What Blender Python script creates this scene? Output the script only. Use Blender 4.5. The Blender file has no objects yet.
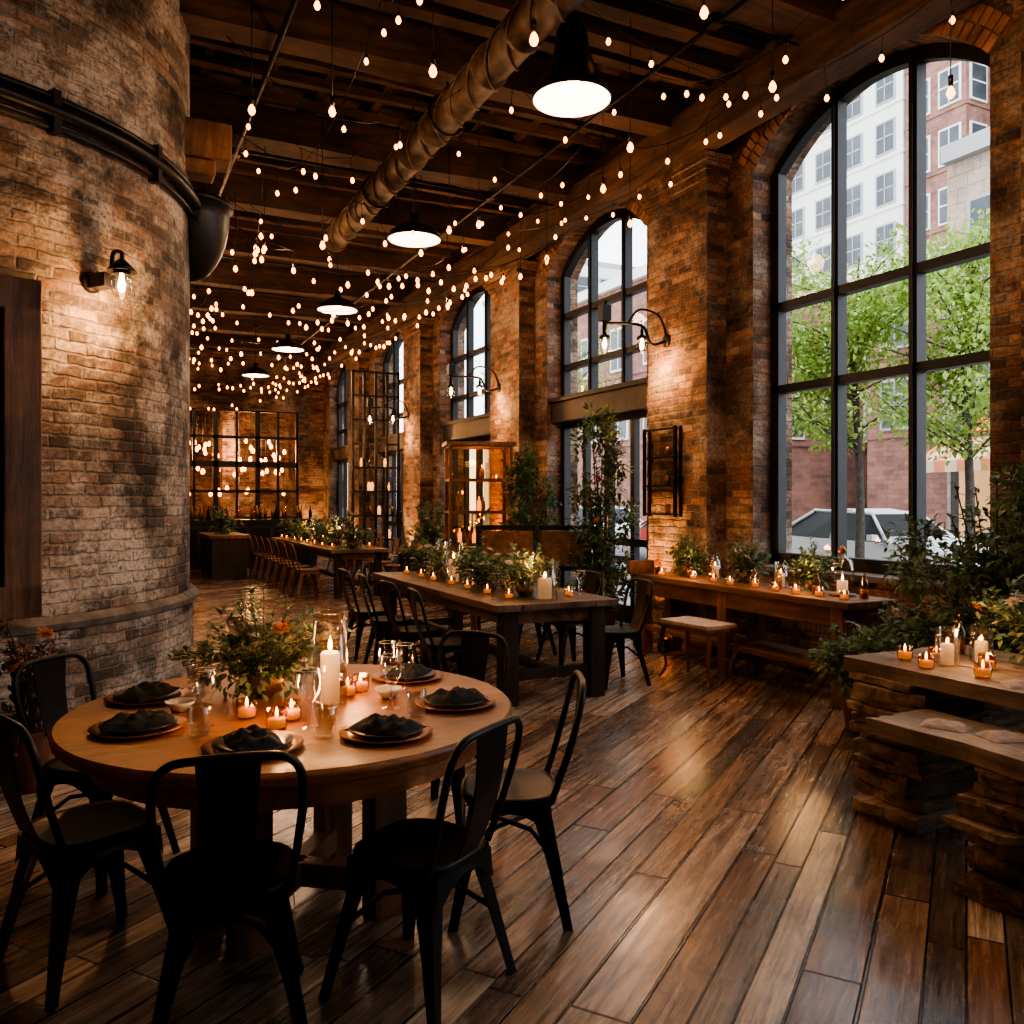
import bpy, math, random
from mathutils import Vector, Matrix, noise
R=random.Random(7)
COL=bpy.context.scene.collection
W=5.7; CEIL=5.95
# ---------------------------------------------------------------- node helpers
def newmat(name):
    m=bpy.data.materials.new(name); m.use_nodes=True
    return m,m.node_tree,m.node_tree.nodes['Principled BSDF']
def nd(nt,t,ins=None,**props):
    n=nt.nodes.new(t)
    for k,v in props.items(): setattr(n,k,v)
    for k,v in (ins or {}).items():
        s=n.inputs[k]
        if isinstance(v,bpy.types.NodeSocket): nt.links.new(v,s)
        else: s.default_value=v
    return n
def mth(nt,op,a,b=None,c=None):
    i={0:a}
    if b is not None:i[1]=b
    if c is not None:i[2]=c
    return nd(nt,'ShaderNodeMath',i,operation=op).outputs[0]
def ramp(nt,fac,stops,interp='LINEAR'):
    n=nt.nodes.new('ShaderNodeValToRGB'); nt.links.new(fac,n.inputs[0])
    cr=n.color_ramp; cr.interpolation=interp
    while len(cr.elements)<len(stops): cr.elements.new(0.5)
    for e,(p,c) in zip(cr.elements,stops):
        e.position=p; e.color=(c[0],c[1],c[2],1)
    return n.outputs[0]
def mixc(nt,f,a,b,mode='MIX'):
    n=nt.nodes.new('ShaderNodeMix'); n.data_type='RGBA'; n.blend_type=mode
    for idx,v in ((0,f),(6,a),(7,b)):
        if isinstance(v,bpy.types.NodeSocket): nt.links.new(v,n.inputs[idx])
        else: n.inputs[idx].default_value=v if not isinstance(v,tuple) else (v[0],v[1],v[2],1)
    return n.outputs[2]
def mapr(nt,v,a,b,c=0.,d=1.,smooth=False):
    n=nd(nt,'ShaderNodeMapRange',{0:v,1:a,2:b,3:c,4:d})
    if smooth:n.interpolation_type='SMOOTHSTEP'
    return n.outputs[0]
def tiles(nt,u,v,L,H,brick=True):
    vh=mth(nt,'DIVIDE',v,H); row=mth(nt,'FLOOR',vh)
    j=nd(nt,'ShaderNodeTexWhiteNoise',{'W':row},noise_dimensions='1D').outputs['Value']
    if brick: off=mth(nt,'ADD',mth(nt,'MULTIPLY',row,0.5),mth(nt,'MULTIPLY',j,0.22))
    else: off=mth(nt,'MULTIPLY',j,7.3)
    uu=mth(nt,'ADD',mth(nt,'DIVIDE',u,L),off); col=mth(nt,'FLOOR',uu)
    fu=mth(nt,'FRACT',uu); fv=mth(nt,'FRACT',vh)
    vec=nd(nt,'ShaderNodeCombineXYZ',{0:row,1:col}).outputs[0]
    wn=nd(nt,'ShaderNodeTexWhiteNoise',{'Vector':vec},noise_dimensions='2D')
    eu=mth(nt,'MULTIPLY',mth(nt,'MINIMUM',fu,mth(nt,'SUBTRACT',1.,fu)),L)
    ev=mth(nt,'MULTIPLY',mth(nt,'MINIMUM',fv,mth(nt,'SUBTRACT',1.,fv)),H)
    return wn.outputs['Value'],wn.outputs['Color'],mth(nt,'MINIMUM',eu,ev)
def brick_mat(name,cols,mortar,patch,patch_amt=0.5,L=.22,H=.075,soot=(.3,.27,.25),wob=.04,pr=(.5,.62),bd=.016):
    m,nt,b=newmat(name)
    uv=nd(nt,'ShaderNodeTexCoord').outputs['UV']
    dn=nd(nt,'ShaderNodeTexNoise',{'Vector':uv,'Scale':11.,'Detail':4.})
    ds=nd(nt,'ShaderNodeVectorMath',{0:dn.outputs['Color'],1:(.5,.5,.5)},operation='SUBTRACT').outputs[0]
    ds=nd(nt,'ShaderNodeVectorMath',{0:ds,'Scale':wob},operation='SCALE').outputs[0]
    vec=nd(nt,'ShaderNodeVectorMath',{0:uv,1:ds},operation='ADD').outputs[0]
    s=nd(nt,'ShaderNodeSeparateXYZ',{0:vec})
    idv,idc,e=tiles(nt,s.outputs[0],s.outputs[1],L,H)
    col=ramp(nt,idv,[(i/(len(cols)-1),c) for i,c in enumerate(cols)])
    n1=nd(nt,'ShaderNodeTexNoise',{'Vector':uv,'Scale':30.,'Detail':9.,'Roughness':.78}).outputs['Fac']
    n2=nd(nt,'ShaderNodeTexNoise',{'Vector':uv,'Scale':1.5,'Detail':9.,'Roughness':.75}).outputs['Fac']
    col=mixc(nt,1.,col,ramp(nt,n1,[(.32,(.22,.2,.19)),(.62,(1.3,1.3,1.3))]),'MULTIPLY')
    wear=mapr(nt,n2,.4,.62,.0,.008)
    mask=mapr(nt,mth(nt,'SUBTRACT',e,wear),.001,.009,0.,1.,True)
    mc=mixc(nt,n1,tuple(x*.2 for x in mortar),tuple(x*1.1 for x in mortar))
    col=mixc(nt,mask,mc,col)
    pm=mapr(nt,n2,pr[0],pr[1],0.,patch_amt,True)
    col=mixc(nt,mth(nt,'MULTIPLY',pm,mapr(nt,n1,.38,.54,.05,1.)),col,patch)
    n3=nd(nt,'ShaderNodeTexNoise',{'Vector':uv,'Scale':.8,'Detail':8.,'Roughness':.7,'Distortion':.5}).outputs['Fac']
    col=mixc(nt,1.,col,ramp(nt,n3,[(.4,soot),(.55,(1.1,1.1,1.1))]),'MULTIPLY')
    nt.links.new(col,b.inputs['Base Color'])
    b.inputs['Roughness'].default_value=.85
    idh=mth(nt,'MULTIPLY',idv,.45)
    h=mth(nt,'ADD',mth(nt,'MULTIPLY',mask,mth(nt,'ADD',.7,idh)),mth(nt,'MULTIPLY',n1,.9))
    bp=nd(nt,'ShaderNodeBump',{'Height':h,'Strength':1.,'Distance':bd})
    nt.links.new(bp.outputs[0],b.inputs['Normal'])
    return m
def plank_mat(name,ang,L,H,cols,rough=(.22,.5),gap=.004,grain=1.,spec=.5,coord='Object',bump=.5):
    m,nt,b=newmat(name)
    co=nd(nt,'ShaderNodeTexCoord').outputs[coord]
    mp=nd(nt,'ShaderNodeMapping',{0:co,'Rotation':(0,0,-ang)}).outputs[0]
    s=nd(nt,'ShaderNodeSeparateXYZ',{0:mp}); u,v=s.outputs[0],s.outputs[1]
    v=mth(nt,'ADD',v,mth(nt,'MULTIPLY',mth(nt,'SINE',mth(nt,'MULTIPLY',v,9.7)),.03))
    idv,idc,e=tiles(nt,u,v,L,H,False)
    col=ramp(nt,idv,[(i/(len(cols)-1),c) for i,c in enumerate(cols)],'LINEAR')
    gv=nd(nt,'ShaderNodeCombineXYZ',{0:mth(nt,'MULTIPLY',u,1.6),1:mth(nt,'ADD',mth(nt,'MULTIPLY',v,24.),mth(nt,'MULTIPLY',idv,90.)),2:mth(nt,'MULTIPLY',idv,40.)}).outputs[0]
    g=nd(nt,'ShaderNodeTexNoise',{'Vector':gv,'Scale':1.5,'Detail':9.,'Roughness':.68,'Distortion':.7}).outputs['Fac']
    col=mixc(nt,grain,col,ramp(nt,g,[(.3,(.25,.22,.2)),(.45,(.82,.8,.78)),(.7,(1.6,1.57,1.53))]),'MULTIPLY')
    kn=nd(nt,'ShaderNodeTexNoise',{'Vector':mp,'Scale':2.3,'Detail':8.,'Roughness':.7}).outputs['Fac']
    col=mixc(nt,1.,col,ramp(nt,kn,[(.34,(.42,.39,.36)),(.54,(1.1,1.1,1.1))]),'MULTIPLY')
    mask=mapr(nt,e,gap*.35,gap,0.,1.,True)
    col=mixc(nt,mask,(.006,.005,.004),col)
    nt.links.new(col,b.inputs['Base Color'])
    rr=mth(nt,'ADD',mapr(nt,g,.3,.7,rough[0],rough[1]),mapr(nt,kn,.35,.6,.14,0.))
    nt.links.new(rr,b.inputs['Roughness'])
    b.inputs['Specular IOR Level'].default_value=spec
    h=mth(nt,'ADD',mth(nt,'MULTIPLY',mask,1.),mth(nt,'ADD',mth(nt,'MULTIPLY',g,.4),mth(nt,'MULTIPLY',idv,.3)))
    bp=nd(nt,'ShaderNodeBump',{'Height':h,'Strength':bump,'Distance':.006})
    nt.links.new(bp.outputs[0],b.inputs['Normal'])
    return m
def wood(name,dark,light,axis=0,rough=.5,sc=1.):
    m,nt,b=newmat(name)
    co=nd(nt,'ShaderNodeTexCoord').outputs['Object']
    k=[16*sc,16*sc,16*sc]; k[axis]=1.3*sc
    mp=nd(nt,'ShaderNodeMapping',{0:co,'Scale':tuple(k)}).outputs[0]
    g=nd(nt,'ShaderNodeTexNoise',{'Vector':mp,'Scale':1.3,'Detail':8.,'Roughness':.7,'Distortion':.8}).outputs['Fac']
    n2=nd(nt,'ShaderNodeTexNoise',{'Vector':co,'Scale':3.*sc,'Detail':6.,'Roughness':.65}).outputs['Fac']
    col=ramp(nt,g,[(.32,dark),(.66,light)])
    col=mixc(nt,1.,col,ramp(nt,n2,[(.36,(.45,.42,.4)),(.6,(1.15,1.15,1.15))]),'MULTIPLY')
    nt.links.new(col,b.inputs['Base Color'])
    nt.links.new(mapr(nt,g,.3,.7,rough-.1,rough+.12),b.inputs['Roughness'])
    bp=nd(nt,'ShaderNodeBump',{'Height':g,'Strength':.6,'Distance':.008})
    nt.links.new(bp.outputs[0],b.inputs['Normal'])
    return m
def simple(name,col,rough=.6,metal=0.,var=.25,sc=12.,emis=None,es=0.,bump=.1,spec=.5):
    m,nt,b=newmat(name)
    co=nd(nt,'ShaderNodeTexCoord').outputs['Object']
    n=nd(nt,'ShaderNodeTexNoise',{'Vector':co,'Scale':sc,'Detail':5.}).outputs['Fac']
    lo=tuple(c*(1-var) for c in col); hi=tuple(min(1,c*(1+var)) for c in col)
    nt.links.new(ramp(nt,n,[(.3,lo),(.7,hi)]),b.inputs['Base Color'])
    b.inputs['Roughness'].default_value=rough; b.inputs['Metallic'].default_value=metal
    b.inputs['Specular IOR Level'].default_value=spec
    if emis:
        b.inputs['Emission Color'].default_value=(*emis,1); b.inputs['Emission Strength'].default_value=es
    if bump:
        bp=nd(nt,'ShaderNodeBump',{'Height':n,'Strength':bump,'Distance':.01})
        nt.links.new(bp.outputs[0],b.inputs['Normal'])
    return m
def thin_glass(name,tint=(1,1,1),refl=.07,rough=.02,edge=.5):
    m=bpy.data.materials.new(name); m.use_nodes=True; nt=m.node_tree; nt.nodes.clear()
    out=nt.nodes.new('ShaderNodeOutputMaterial')
    t=nd(nt,'ShaderNodeBsdfTransparent',{'Color':(*tint,1)})
    g=nd(nt,'ShaderNodeBsdfGlossy',{'Roughness':rough})
    lw=nd(nt,'ShaderNodeLayerWeight',{'Blend':.25})
    f=mapr(nt,lw.outputs['Facing'],0.,1.,refl,refl+edge)
    mx=nd(nt,'ShaderNodeMixShader',{0:f}); nt.links.new(t.outputs[0],mx.inputs[1]); nt.links.new(g.outputs[0],mx.inputs[2])
    nt.links.new(mx.outputs[0],out.inputs[0]); return m
def emit(name,col,s,sample=False):
    m,nt,b=newmat(name)
    b.inputs['Base Color'].default_value=(*col,1)
    b.inputs['Emission Color'].default_value=(*col,1); b.inputs['Emission Strength'].default_value=s
    if not sample:
        try:m.cycles.emission_sampling='NONE'
        except Exception: pass
    return m
def leafmat(name,col,var=.4,tl=.35):
    m,nt,b=newmat(name)
    co=nd(nt,'ShaderNodeTexCoord').outputs['Object']
    n=nd(nt,'ShaderNodeTexNoise',{'Vector':co,'Scale':9.,'Detail':3.}).outputs['Fac']
    c=ramp(nt,n,[(.3,tuple(x*(1-var) for x in col)),(.7,tuple(x*(1+var) for x in col))])
    nt.links.new(c,b.inputs['Base Color']); b.inputs['Roughness'].default_value=.5
    tr=nd(nt,'ShaderNodeBsdfTranslucent'); nt.links.new(c,tr.inputs[0])
    mx=nd(nt,'ShaderNodeMixShader',{0:tl}); nt.links.new(b.outputs[0],mx.inputs[1]); nt.links.new(tr.outputs[0],mx.inputs[2])
    nt.links.new(mx.outputs[0],nt.nodes['Material Output'].inputs[0]); return m
# ---------------------------------------------------------------- materials
M={}
M['brick']=brick_mat('brick_wall_mat',[(.06,.034,.025),(.24,.11,.065),(.37,.19,.115),(.13,.07,.048),(.46,.28,.18),(.28,.135,.08),(.055,.037,.032),(.35,.22,.15)],(.27,.215,.165),(.44,.36,.29),.65,pr=(.48,.6))
M['brickt']=brick_mat('weathered_brick_mat',[(.05,.04,.033),(.22,.155,.115),(.33,.25,.19),(.09,.068,.055),(.4,.32,.25),(.27,.16,.11),(.06,.05,.043),(.19,.14,.105)],(.3,.26,.215),(.55,.5,.43),.9,soot=(.13,.115,.105),wob=.04,pr=(.46,.58),bd=.014)
M['brickv']=simple('arch_brick_mat',(.25,.13,.08),.85,0,.6,6.,bump=.6)
M['floor']=plank_mat('floor_plank_mat',math.radians(36),1.9,.15,[(.1,.072,.055),(.34,.25,.18),(.17,.1,.063),(.45,.36,.28),(.12,.09,.072),(.31,.185,.11),(.24,.2,.165),(.5,.4,.3),(.075,.055,.043),(.25,.14,.085),(.38,.32,.26)],(.1,.27),.007,spec=.65,bump=.65)
M['ceil']=plank_mat('ceiling_board_mat',0,3.,.2,[(.035,.02,.013),(.1,.055,.033),(.025,.015,.01),(.13,.075,.045)],(.6,.8),.012,spec=.2)
M['beam']=wood('ceiling_beam_mat',(.01,.006,.004),(.115,.058,.032),0,.75,.5)
M['beamy']=wood('wall_beam_mat',(.014,.008,.005),(.15,.08,.045),1,.75,.5)
M['tabler']=wood('round_table_wood_mat',(.12,.04,.013),(.48,.185,.062),0,.4,.6)
M['tabled']=wood('dark_table_wood_mat',(.055,.037,.026),(.25,.17,.115),1,.42,.6)
M['console']=wood('console_wood_mat',(.06,.026,.012),(.29,.135,.058),1,.45,.6)
M['consolev']=wood('console_leg_wood_mat',(.08,.035,.016),(.33,.15,.068),2,.5,.6)
M['rustic']=wood('rustic_slab_wood_mat',(.08,.06,.045),(.4,.31,.23),1,.6,.6)
M['rusticd']=wood('rustic_stack_wood_mat',(.05,.034,.025),(.45,.32,.22),0,.75,.7)
M['frame']=wood('frame_wood_mat',(.05,.023,.011),(.24,.115,.055),2,.5,.8)
M['darkw']=wood('dark_stained_wood_mat',(.012,.009,.008),(.05,.035,.026),2,.5,.8)
M['brownw']=wood('brown_chair_wood_mat',(.08,.03,.015),(.26,.115,.055),2,.4,1.)
M['black']=simple('black_metal_mat',(.013,.013,.014),.4,.6,.3,30.,bump=.05)
M['steel']=simple('black_steel_frame_mat',(.012,.013,.015),.5,.3,.3,20.)
M['duct']=simple('rusty_duct_mat',(.11,.08,.06),.6,.45,.65,7.,bump=.7)
M['brass']=simple('aged_brass_mat',(.3,.15,.06),.35,.9,.3,14.)
M['copper']=simple('copper_charger_mat',(.3,.11,.045),.35,.3,.3,14.)
M['cloth']=simple('black_napkin_mat',(.014,.017,.018),.95,0,.3,40.,bump=.3)
M['ceramic']=simple('white_ceramic_mat',(.6,.57,.5),.25,0,.05,10.,bump=0)
M['darkplate']=simple('dark_plate_mat',(.03,.022,.018),.3,0,.2,10.,bump=0)
M['wax']=simple('candle_wax_mat',(.85,.7,.5),.5,0,.05,10.,emis=(1,.5,.2),es=.3,bump=.05)
M['flame']=emit('candle_flame_mat',(1,.45,.12),18.)
M['bulb']=emit('string_bulb_mat',(1,.34,.07),6.5)
M['bulbw']=emit('lamp_bulb_mat',(1,.58,.26),14.)
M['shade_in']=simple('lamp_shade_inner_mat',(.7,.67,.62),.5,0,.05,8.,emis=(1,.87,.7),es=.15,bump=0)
M['glass']=thin_glass('glassware_mat',(.96,.96,.95),.08)
M['pane']=thin_glass('window_pane_mat',(.99,.99,.99),.008,.02,.08)
M['amber']=thin_glass('amber_glass_mat',(.95,.72,.45),.08)
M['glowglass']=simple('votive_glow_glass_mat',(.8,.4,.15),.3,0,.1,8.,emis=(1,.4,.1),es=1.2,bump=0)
M['leaf1']=leafmat('leaf_green_mat',(.11,.18,.06))
M['leaf2']=leafmat('leaf_dark_mat',(.05,.095,.04))
M['leaf3']=leafmat('leaf_sage_mat',(.21,.26,.17))
M['leaft']=leafmat('tree_leaf_mat',(.24,.36,.07),.35,.45)
M['leaft2']=leafmat('tree_leaf_light_mat',(.36,.47,.12),.3,.45)
M['dried']=leafmat('dried_flower_mat',(.15,.045,.03))
M['stem']=simple('stem_mat',(.06,.05,.025),.8)
M['fl_o']=leafmat('flower_rust_mat',(.45,.15,.06),.3)
M['fl_w']=leafmat('flower_cream_mat',(.65,.52,.4),.15)
M['bark']=simple('tree_bark_mat',(.06,.05,.042),.9,0,.4,20.,bump=.6)
M['pot']=simple('planter_mat',(.05,.045,.04),.7,0,.3,8.)
M['terra']=simple('terracotta_mat',(.2,.085,.05),.8,0,.3,8.)
M['stone']=simple('stone_ledge_mat',(.13,.11,.095),.85,0,.5,9.,bump=.8)
M['linen']=simple('linen_mat',(.42,.34,.29),.9,0,.2,30.,bump=.3)
M['mirror']=simple('dark_glass_mat',(.015,.012,.01),.12,.2,.2,4.,bump=0)
M['asphalt']=simple('asphalt_mat',(.13,.13,.135),.85,0,.2,5.)
M['pave']=simple('pavement_mat',(.3,.285,.27),.85,0,.15,3.)
# ---------------------------------------------------------------- mesh builder
class MB:
    def __init__(s): s.v=[];s.f=[];s.mi=[];s.sm=[];s.mats=[];s.uv={}
    def mat(s,k):
        if k not in s.mats:s.mats.append(k)
        return s.mats.index(k)
    def add(s,vs,fs,k,smooth=False,T=None):
        o=len(s.v)
        for p in vs:
            p=Vector(p)
            if T is not None:p=T@p
            s.v.append(p)
        mi=s.mat(k)
        for f in fs:
            s.f.append(tuple(i+o for i in f)); s.mi.append(mi); s.sm.append(smooth)
        return o
    def box(s,c,d,k,rz=0.,T=None,top=1.,rx=0.,ry=0.):
        x,y,z=(a/2 for a in d)
        vs=[(-x,-y,-z),(x,-y,-z),(x,y,-z),(-x,y,-z),(-x*top,-y*top,z),(x*top,-y*top,z),(x*top,y*top,z),(-x*top,y*top,z)]
        A=Matrix.Translation(c)@Matrix.Rotation(rz,4,'Z')@Matrix.Rotation(rx,4,'X')@Matrix.Rotation(ry,4,'Y')
        if T is not None:A=T@A
        s.add(vs,[(0,3,2,1),(4,5,6,7),(0,1,5,4),(1,2,6,5),(2,3,7,6),(3,0,4,7)],k,False,A)
    def bbox(s,a,b,k):
        s.box([(a[i]+b[i])/2 for i in range(3)],[abs(b[i]-a[i]) for i in range(3)],k)
    def lathe(s,prof,k,n=20,T=None,smooth=True,cap=True):
        vs=[];fs=[]
        for r,z in prof:
            for i in range(n):
                a=2*math.pi*i/n; vs.append((r*math.cos(a),r*math.sin(a),z))
        for j in range(len(prof)-1):
            for i in range(n):
                i2=(i+1)%n; fs.append((j*n+i,j*n+i2,(j+1)*n+i2,(j+1)*n+i))
        if cap:
            if prof[0][0]>1e-4: fs.append(tuple(reversed(range(n))))
            if prof[-1][0]>1e-4: fs.append(tuple((len(prof)-1)*n+i for i in range(n)))
        s.add(vs,fs,k,smooth,T)
    def tube(s,pts,r,k,n=8,T=None,closed=False):
        pts=[Vector(p) for p in pts]; N=len(pts); rr=r if isinstance(r,(list,tuple)) else [r]*N
        vs=[];fs=[];pn=None
        for i,p in enumerate(pts):
            if closed: t=pts[(i+1)%N]-pts[i-1]
            else: t=pts[min(i+1,N-1)]-pts[max(i-1,0)]
            t.normalize()
            if pn is None:
                ref=Vector((0,0,1)) if abs(t.z)<.9 else Vector((1,0,0)); pn=t.cross(ref).normalized()
            pn=(pn-t*pn.dot(t)).normalized(); b=t.cross(pn)
            for j in range(n):
                a=2*math.pi*j/n; vs.append(p+(pn*math.cos(a)+b*math.sin(a))*rr[i])
        for i in range(N if closed else N-1):
            i2=(i+1)%N
            for j in range(n):
                j2=(j+1)%n; fs.append((i*n+j,i*n+j2,i2*n+j2,i2*n+j))
        if not closed:
            fs.append(tuple(reversed(range(n)))); fs.append(tuple((N-1)*n+j for j in range(n)))
        s.add(vs,fs,k,True,T)
    def cyl(s,a,b,r,k,n=10,r2=None): s.tube([a,b],[r,r2 if r2 is not None else r],k,n)
    def leaf(s,p,d,up,L,wd,k):
        d=d.normalized(); sd=d.cross(up)
        if sd.length<.01: sd=d.cross(Vector((1,0,0)))
        sd.normalize(); u=sd.cross(d)
        a=p; m=p+d*L*.5; e=p+d*L-u*L*.15
        s.add([a,m+sd*wd*.5+u*wd*.15,e,m-sd*wd*.5+u*wd*.15,m],[(0,1,4),(1,2,4),(2,3,4),(3,0,4)],k,True)
    def blob_leaves(s,c,rad,n,L,keys,wr=.5,shell=.4,rnd=R):
        c=Vector(c)
        for i in range(n):
            d=Vector((rnd.gauss(0,1),rnd.gauss(0,1),rnd.gauss(0,1))).normalized()
            q=shell+(1-shell)*rnd.random()
            p=c+Vector((d.x*rad[0],d.y*rad[1],d.z*rad[2]))*q
            dd=(d+Vector((rnd.uniform(-1,1),rnd.uniform(-1,1),rnd.uniform(-.8,.6)))).normalized()
            l=L*rnd.uniform(.6,1.3)
            s.leaf(p,dd,Vector((rnd.uniform(-.5,.5),rnd.uniform(-.5,.5),1)),l,l*wr,rnd.choice(keys))
    def flower(s,p,r,k,rnd=R):
        p=Vector(p); ax=Vector((rnd.uniform(-.6,.6),rnd.uniform(-.8,.2),1)).normalized()
        for ring,(m,q) in enumerate(((7,1.),(5,.65))):
            for i in range(m):
                a=2*math.pi*i/m+ring; s1=ax.orthogonal().normalized(); s2=ax.cross(s1)
                d=(s1*math.cos(a)+s2*math.sin(a))*q+ax*(.35+.5*ring)
                s.leaf(p,d,ax,r*q+.01,r*.8*q,k)
    def build(s,name,loc=(0,0,0),rz=0.,parent=None,bevel=0.,cyluv=None):
        me=bpy.data.meshes.new(name); me.from_pydata(s.v,[],s.f)
        for k in s.mats: me.materials.append(M[k] if isinstance(k,str) else k)
        me.polygons.foreach_set('material_index',s.mi); me.polygons.foreach_set('use_smooth',s.sm)
        uvl=me.uv_layers.new(name='UVMap')
        for p in me.polygons:
            n=p.normal; ax=max(range(3),key=lambda i:abs(n[i]))
            for li in p.loop_indices:
                co=me.vertices[me.loops[li].vertex_index].co
                if cyluv and abs(n.z)<.7:
                    C,Rr=cyluv; a=math.atan2(co.y-C[1],co.x-C[0])
                    cc=p.center; ac=math.atan2(cc.y-C[1],cc.x-C[0])
                    if a-ac>math.pi:a-=2*math.pi
                    if ac-a>math.pi:a+=2*math.pi
                    uvl.data[li].uv=(a*Rr,co.z)
                else:
                    uvl.data[li].uv=((co.y,co.z),(co.x,co.z),(co.x,co.y))[ax]
        me.update()
        o=bpy.data.objects.new(name,me); COL.objects.link(o)
        o.location=loc; o.rotation_euler=(0,0,rz)
        if parent:o.parent=parent
        if bevel:
            b=o.modifiers.new('bevel','BEVEL'); b.width=bevel; b.segments=2; b.limit_method='ANGLE'; b.angle_limit=math.radians(50)
        return o
def inst(o,name,loc,rz=0.,sc=1.):
    c=bpy.data.objects.new(name,o.data); COL.objects.link(c); c.location=loc; c.rotation_euler=(0,0,rz); c.scale=(sc,)*3
    return c
def place_all(builder,name,locs):
    first=None;out=[]
    for l in locs:
        loc=l[:3]; rz=l[3] if len(l)>3 else 0.
        if first is None:
            first=builder(name); first.location=loc; first.rotation_euler[2]=rz; out.append(first)
        else: out.append(inst(first,name,loc,rz))
    return out
def smooth_path(pts,n=6):
    P=[Vector(p) for p in pts]; out=[]
    for i in range(len(P)-1):
        p0=P[max(i-1,0)];p1=P[i];p2=P[i+1];p3=P[min(i+2,len(P)-1)]
        for j in range(n):
            t=j/n
            out.append(.5*((2*p1)+(p2-p0)*t+(2*p0-5*p1+4*p2-p3)*t*t+(3*p1-p0-3*p2+p3)*t**3))
    out.append(P[-1]); return out
def light(name,loc,power,col=(1,.6,.3),rad=.05,kind='POINT',**kw):
    l=bpy.data.lights.new(name,kind); l.energy=power; l.color=col
    if kind!='SUN': l.shadow_soft_size=rad
    for k,v in kw.items(): setattr(l,k,v)
    o=bpy.data.objects.new(name,l); COL.objects.link(o); o.location=loc; return o
# ---------------------------------------------------------------- ROOM
XL=-4.; Y0=-5.; Y1=24.
mb=MB(); mb.bbox((XL,Y0,-.1),(W+.5,Y1+6,0),'floor'); mb.build('floor')
mb=MB(); mb.bbox((XL,Y0,CEIL),(W+.5,Y1+6,CEIL+.12),'ceil')
mb.build('ceiling')
HALF=1.22; SPR=4.72; RISE=.55; RR=(HALF**2+RISE**2)/(2*RISE)
def arch(dy,off=0.): return SPR-(RR-RISE)+math.sqrt(max((RR+off)**2-dy*dy,0))
CENT=[5.18+4.22*n for n in range(-2,5)]
mb=MB(); prev=Y0
for ci,c in enumerate(CENT):
    a,b=c-HALF,c+HALF
    mb.bbox((W,prev,0),(W+.5,a,CEIL),'brick')
    NS=20
    for i in range(NS):
        y0=a+(b-a)*i/NS; y1=a+(b-a)*(i+1)/NS; z0=arch(y0-c); z1=arch(y1-c)
        mb.add([(W,y0,z0),(W,y1,z1),(W,y1,CEIL),(W,y0,CEIL)],[(0,3,2,1)],'brick')
        mb.add([(W+.5,y0,z0),(W+.5,y1,z1),(W+.5,y1,CEIL),(W+.5,y0,CEIL)],[(0,1,2,3)],'brick')
        mb.add([(W,y0,z0),(W,y1,z1),(W+.5,y1,z1),(W+.5,y0,z0)],[(0,1,2,3)],'brick')
    amax=math.asin(HALF/RR); cz=SPR-(RR-RISE)
    for ring in range(2):
        rr=RR+.06+ring*.125; nb=int(2*amax*rr/.082)
        for i in range(nb):
            t=-amax+2*amax*(i+.5)/nb
            T=Matrix.Translation((W+.02-ring*.004,c+math.sin(t)*rr,cz+math.cos(t)*rr))@Matrix.Rotation(-t,4,'X')
            mb.box((R.uniform(-.008,.006),0,0),(.09,.066,.115),'brickv',T=T,rx=R.uniform(-.05,.05))
    if ci in (0,1,2):
        mb.bbox((W,a,0),(W+.5,b,.88),'brick')
    prev=b
mb.bbox((W,prev,0),(W+.5,Y1,CEIL),'brick')
mb.build('wall_right')
mb=MB()
for c in CENT[:-1]:
    m=c+2.11
    mb.bbox((W-.25,m-.5,0),(W+.02,m+.5,5.0),'brick')
    mb.bbox((W-.29,m-.54,0),(W+.02,m+.54,.35),'brick')
    for j in range(3): mb.bbox((W-.25-.03*(j+1),m-.5-.03*(j+1),4.76+.08*j),(W+.02,m+.5+.03*(j+1),4.84+.08*j),'brick')
mb.build('trim_pilasters')
mb=MB(); mb.bbox((XL-.4,Y0,0),(XL,Y1+6,CEIL),'brickt'); mb.build('wall_left')
mb=MB(); mb.bbox((XL-.4,Y0-.4,0),(W+.5,Y0,CEIL),'brick'); mb.build('wall_rear')
FX0,FX1,FZ0,FZ1=.6,5.0,1.05,4.0
mb=MB()
mb.bbox((XL,Y1,0),(FX0,Y1+.3,CEIL),'brick'); mb.bbox((FX1,Y1,0),(W+.5,Y1+.3,CEIL),'brick')
mb.bbox((FX0,Y1,0),(FX1,Y1+.3,FZ0),'darkw'); mb.bbox((FX0,Y1,FZ1),(FX1,Y1+.3,CEIL),'brick')
mb.build('wall_far')
mb=MB(); mb.bbox((XL,Y1+6,0),(W+.5,Y1+6.3,CEIL),'brick'); mb.bbox((W+.2,Y1+.3,0),(W+.5,Y1+6,CEIL),'brick')
for x in (1.2,3.4): mb.bbox((x,Y1+3.5,0),(x+.5,Y1+4,CEIL),'brick')
mb.build('wall_backroom')
mb=MB()
for i in range(9):
    x=FX0+(FX1-FX0)*i/8; t=.07 if i%2 else .13
    mb.box((x,Y1+.1,(FZ0+FZ1)/2),(t,.08,FZ1-FZ0),'steel')
for i in range(5):
    z=FZ0+(FZ1-FZ0)*i/4; mb.box(((FX0+FX1)/2,Y1+.1,z),(FX1-FX0,.08,.08 if i!=2 else .16),'steel')
mb.build('window_interior_grid')
mb=MB()
for i in range(5): mb.box((4.62+i*.24,16.95,2.1),(.05,.06,4.2),'steel')
for i in range(9): mb.box((5.1,16.95,.25+i*.49),(1.0,.2 if i in(1,2,3,4) else .06,.04),'steel')
for i in range(14): mb.lathe([(.03,0),(.04,.1),(.02,.18)],R.choice(['glowglass','brass','glass']),10,Matrix.Translation((R.uniform(4.7,5.5),16.95,R.choice((.76,1.25,1.74,2.23)))))
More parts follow.
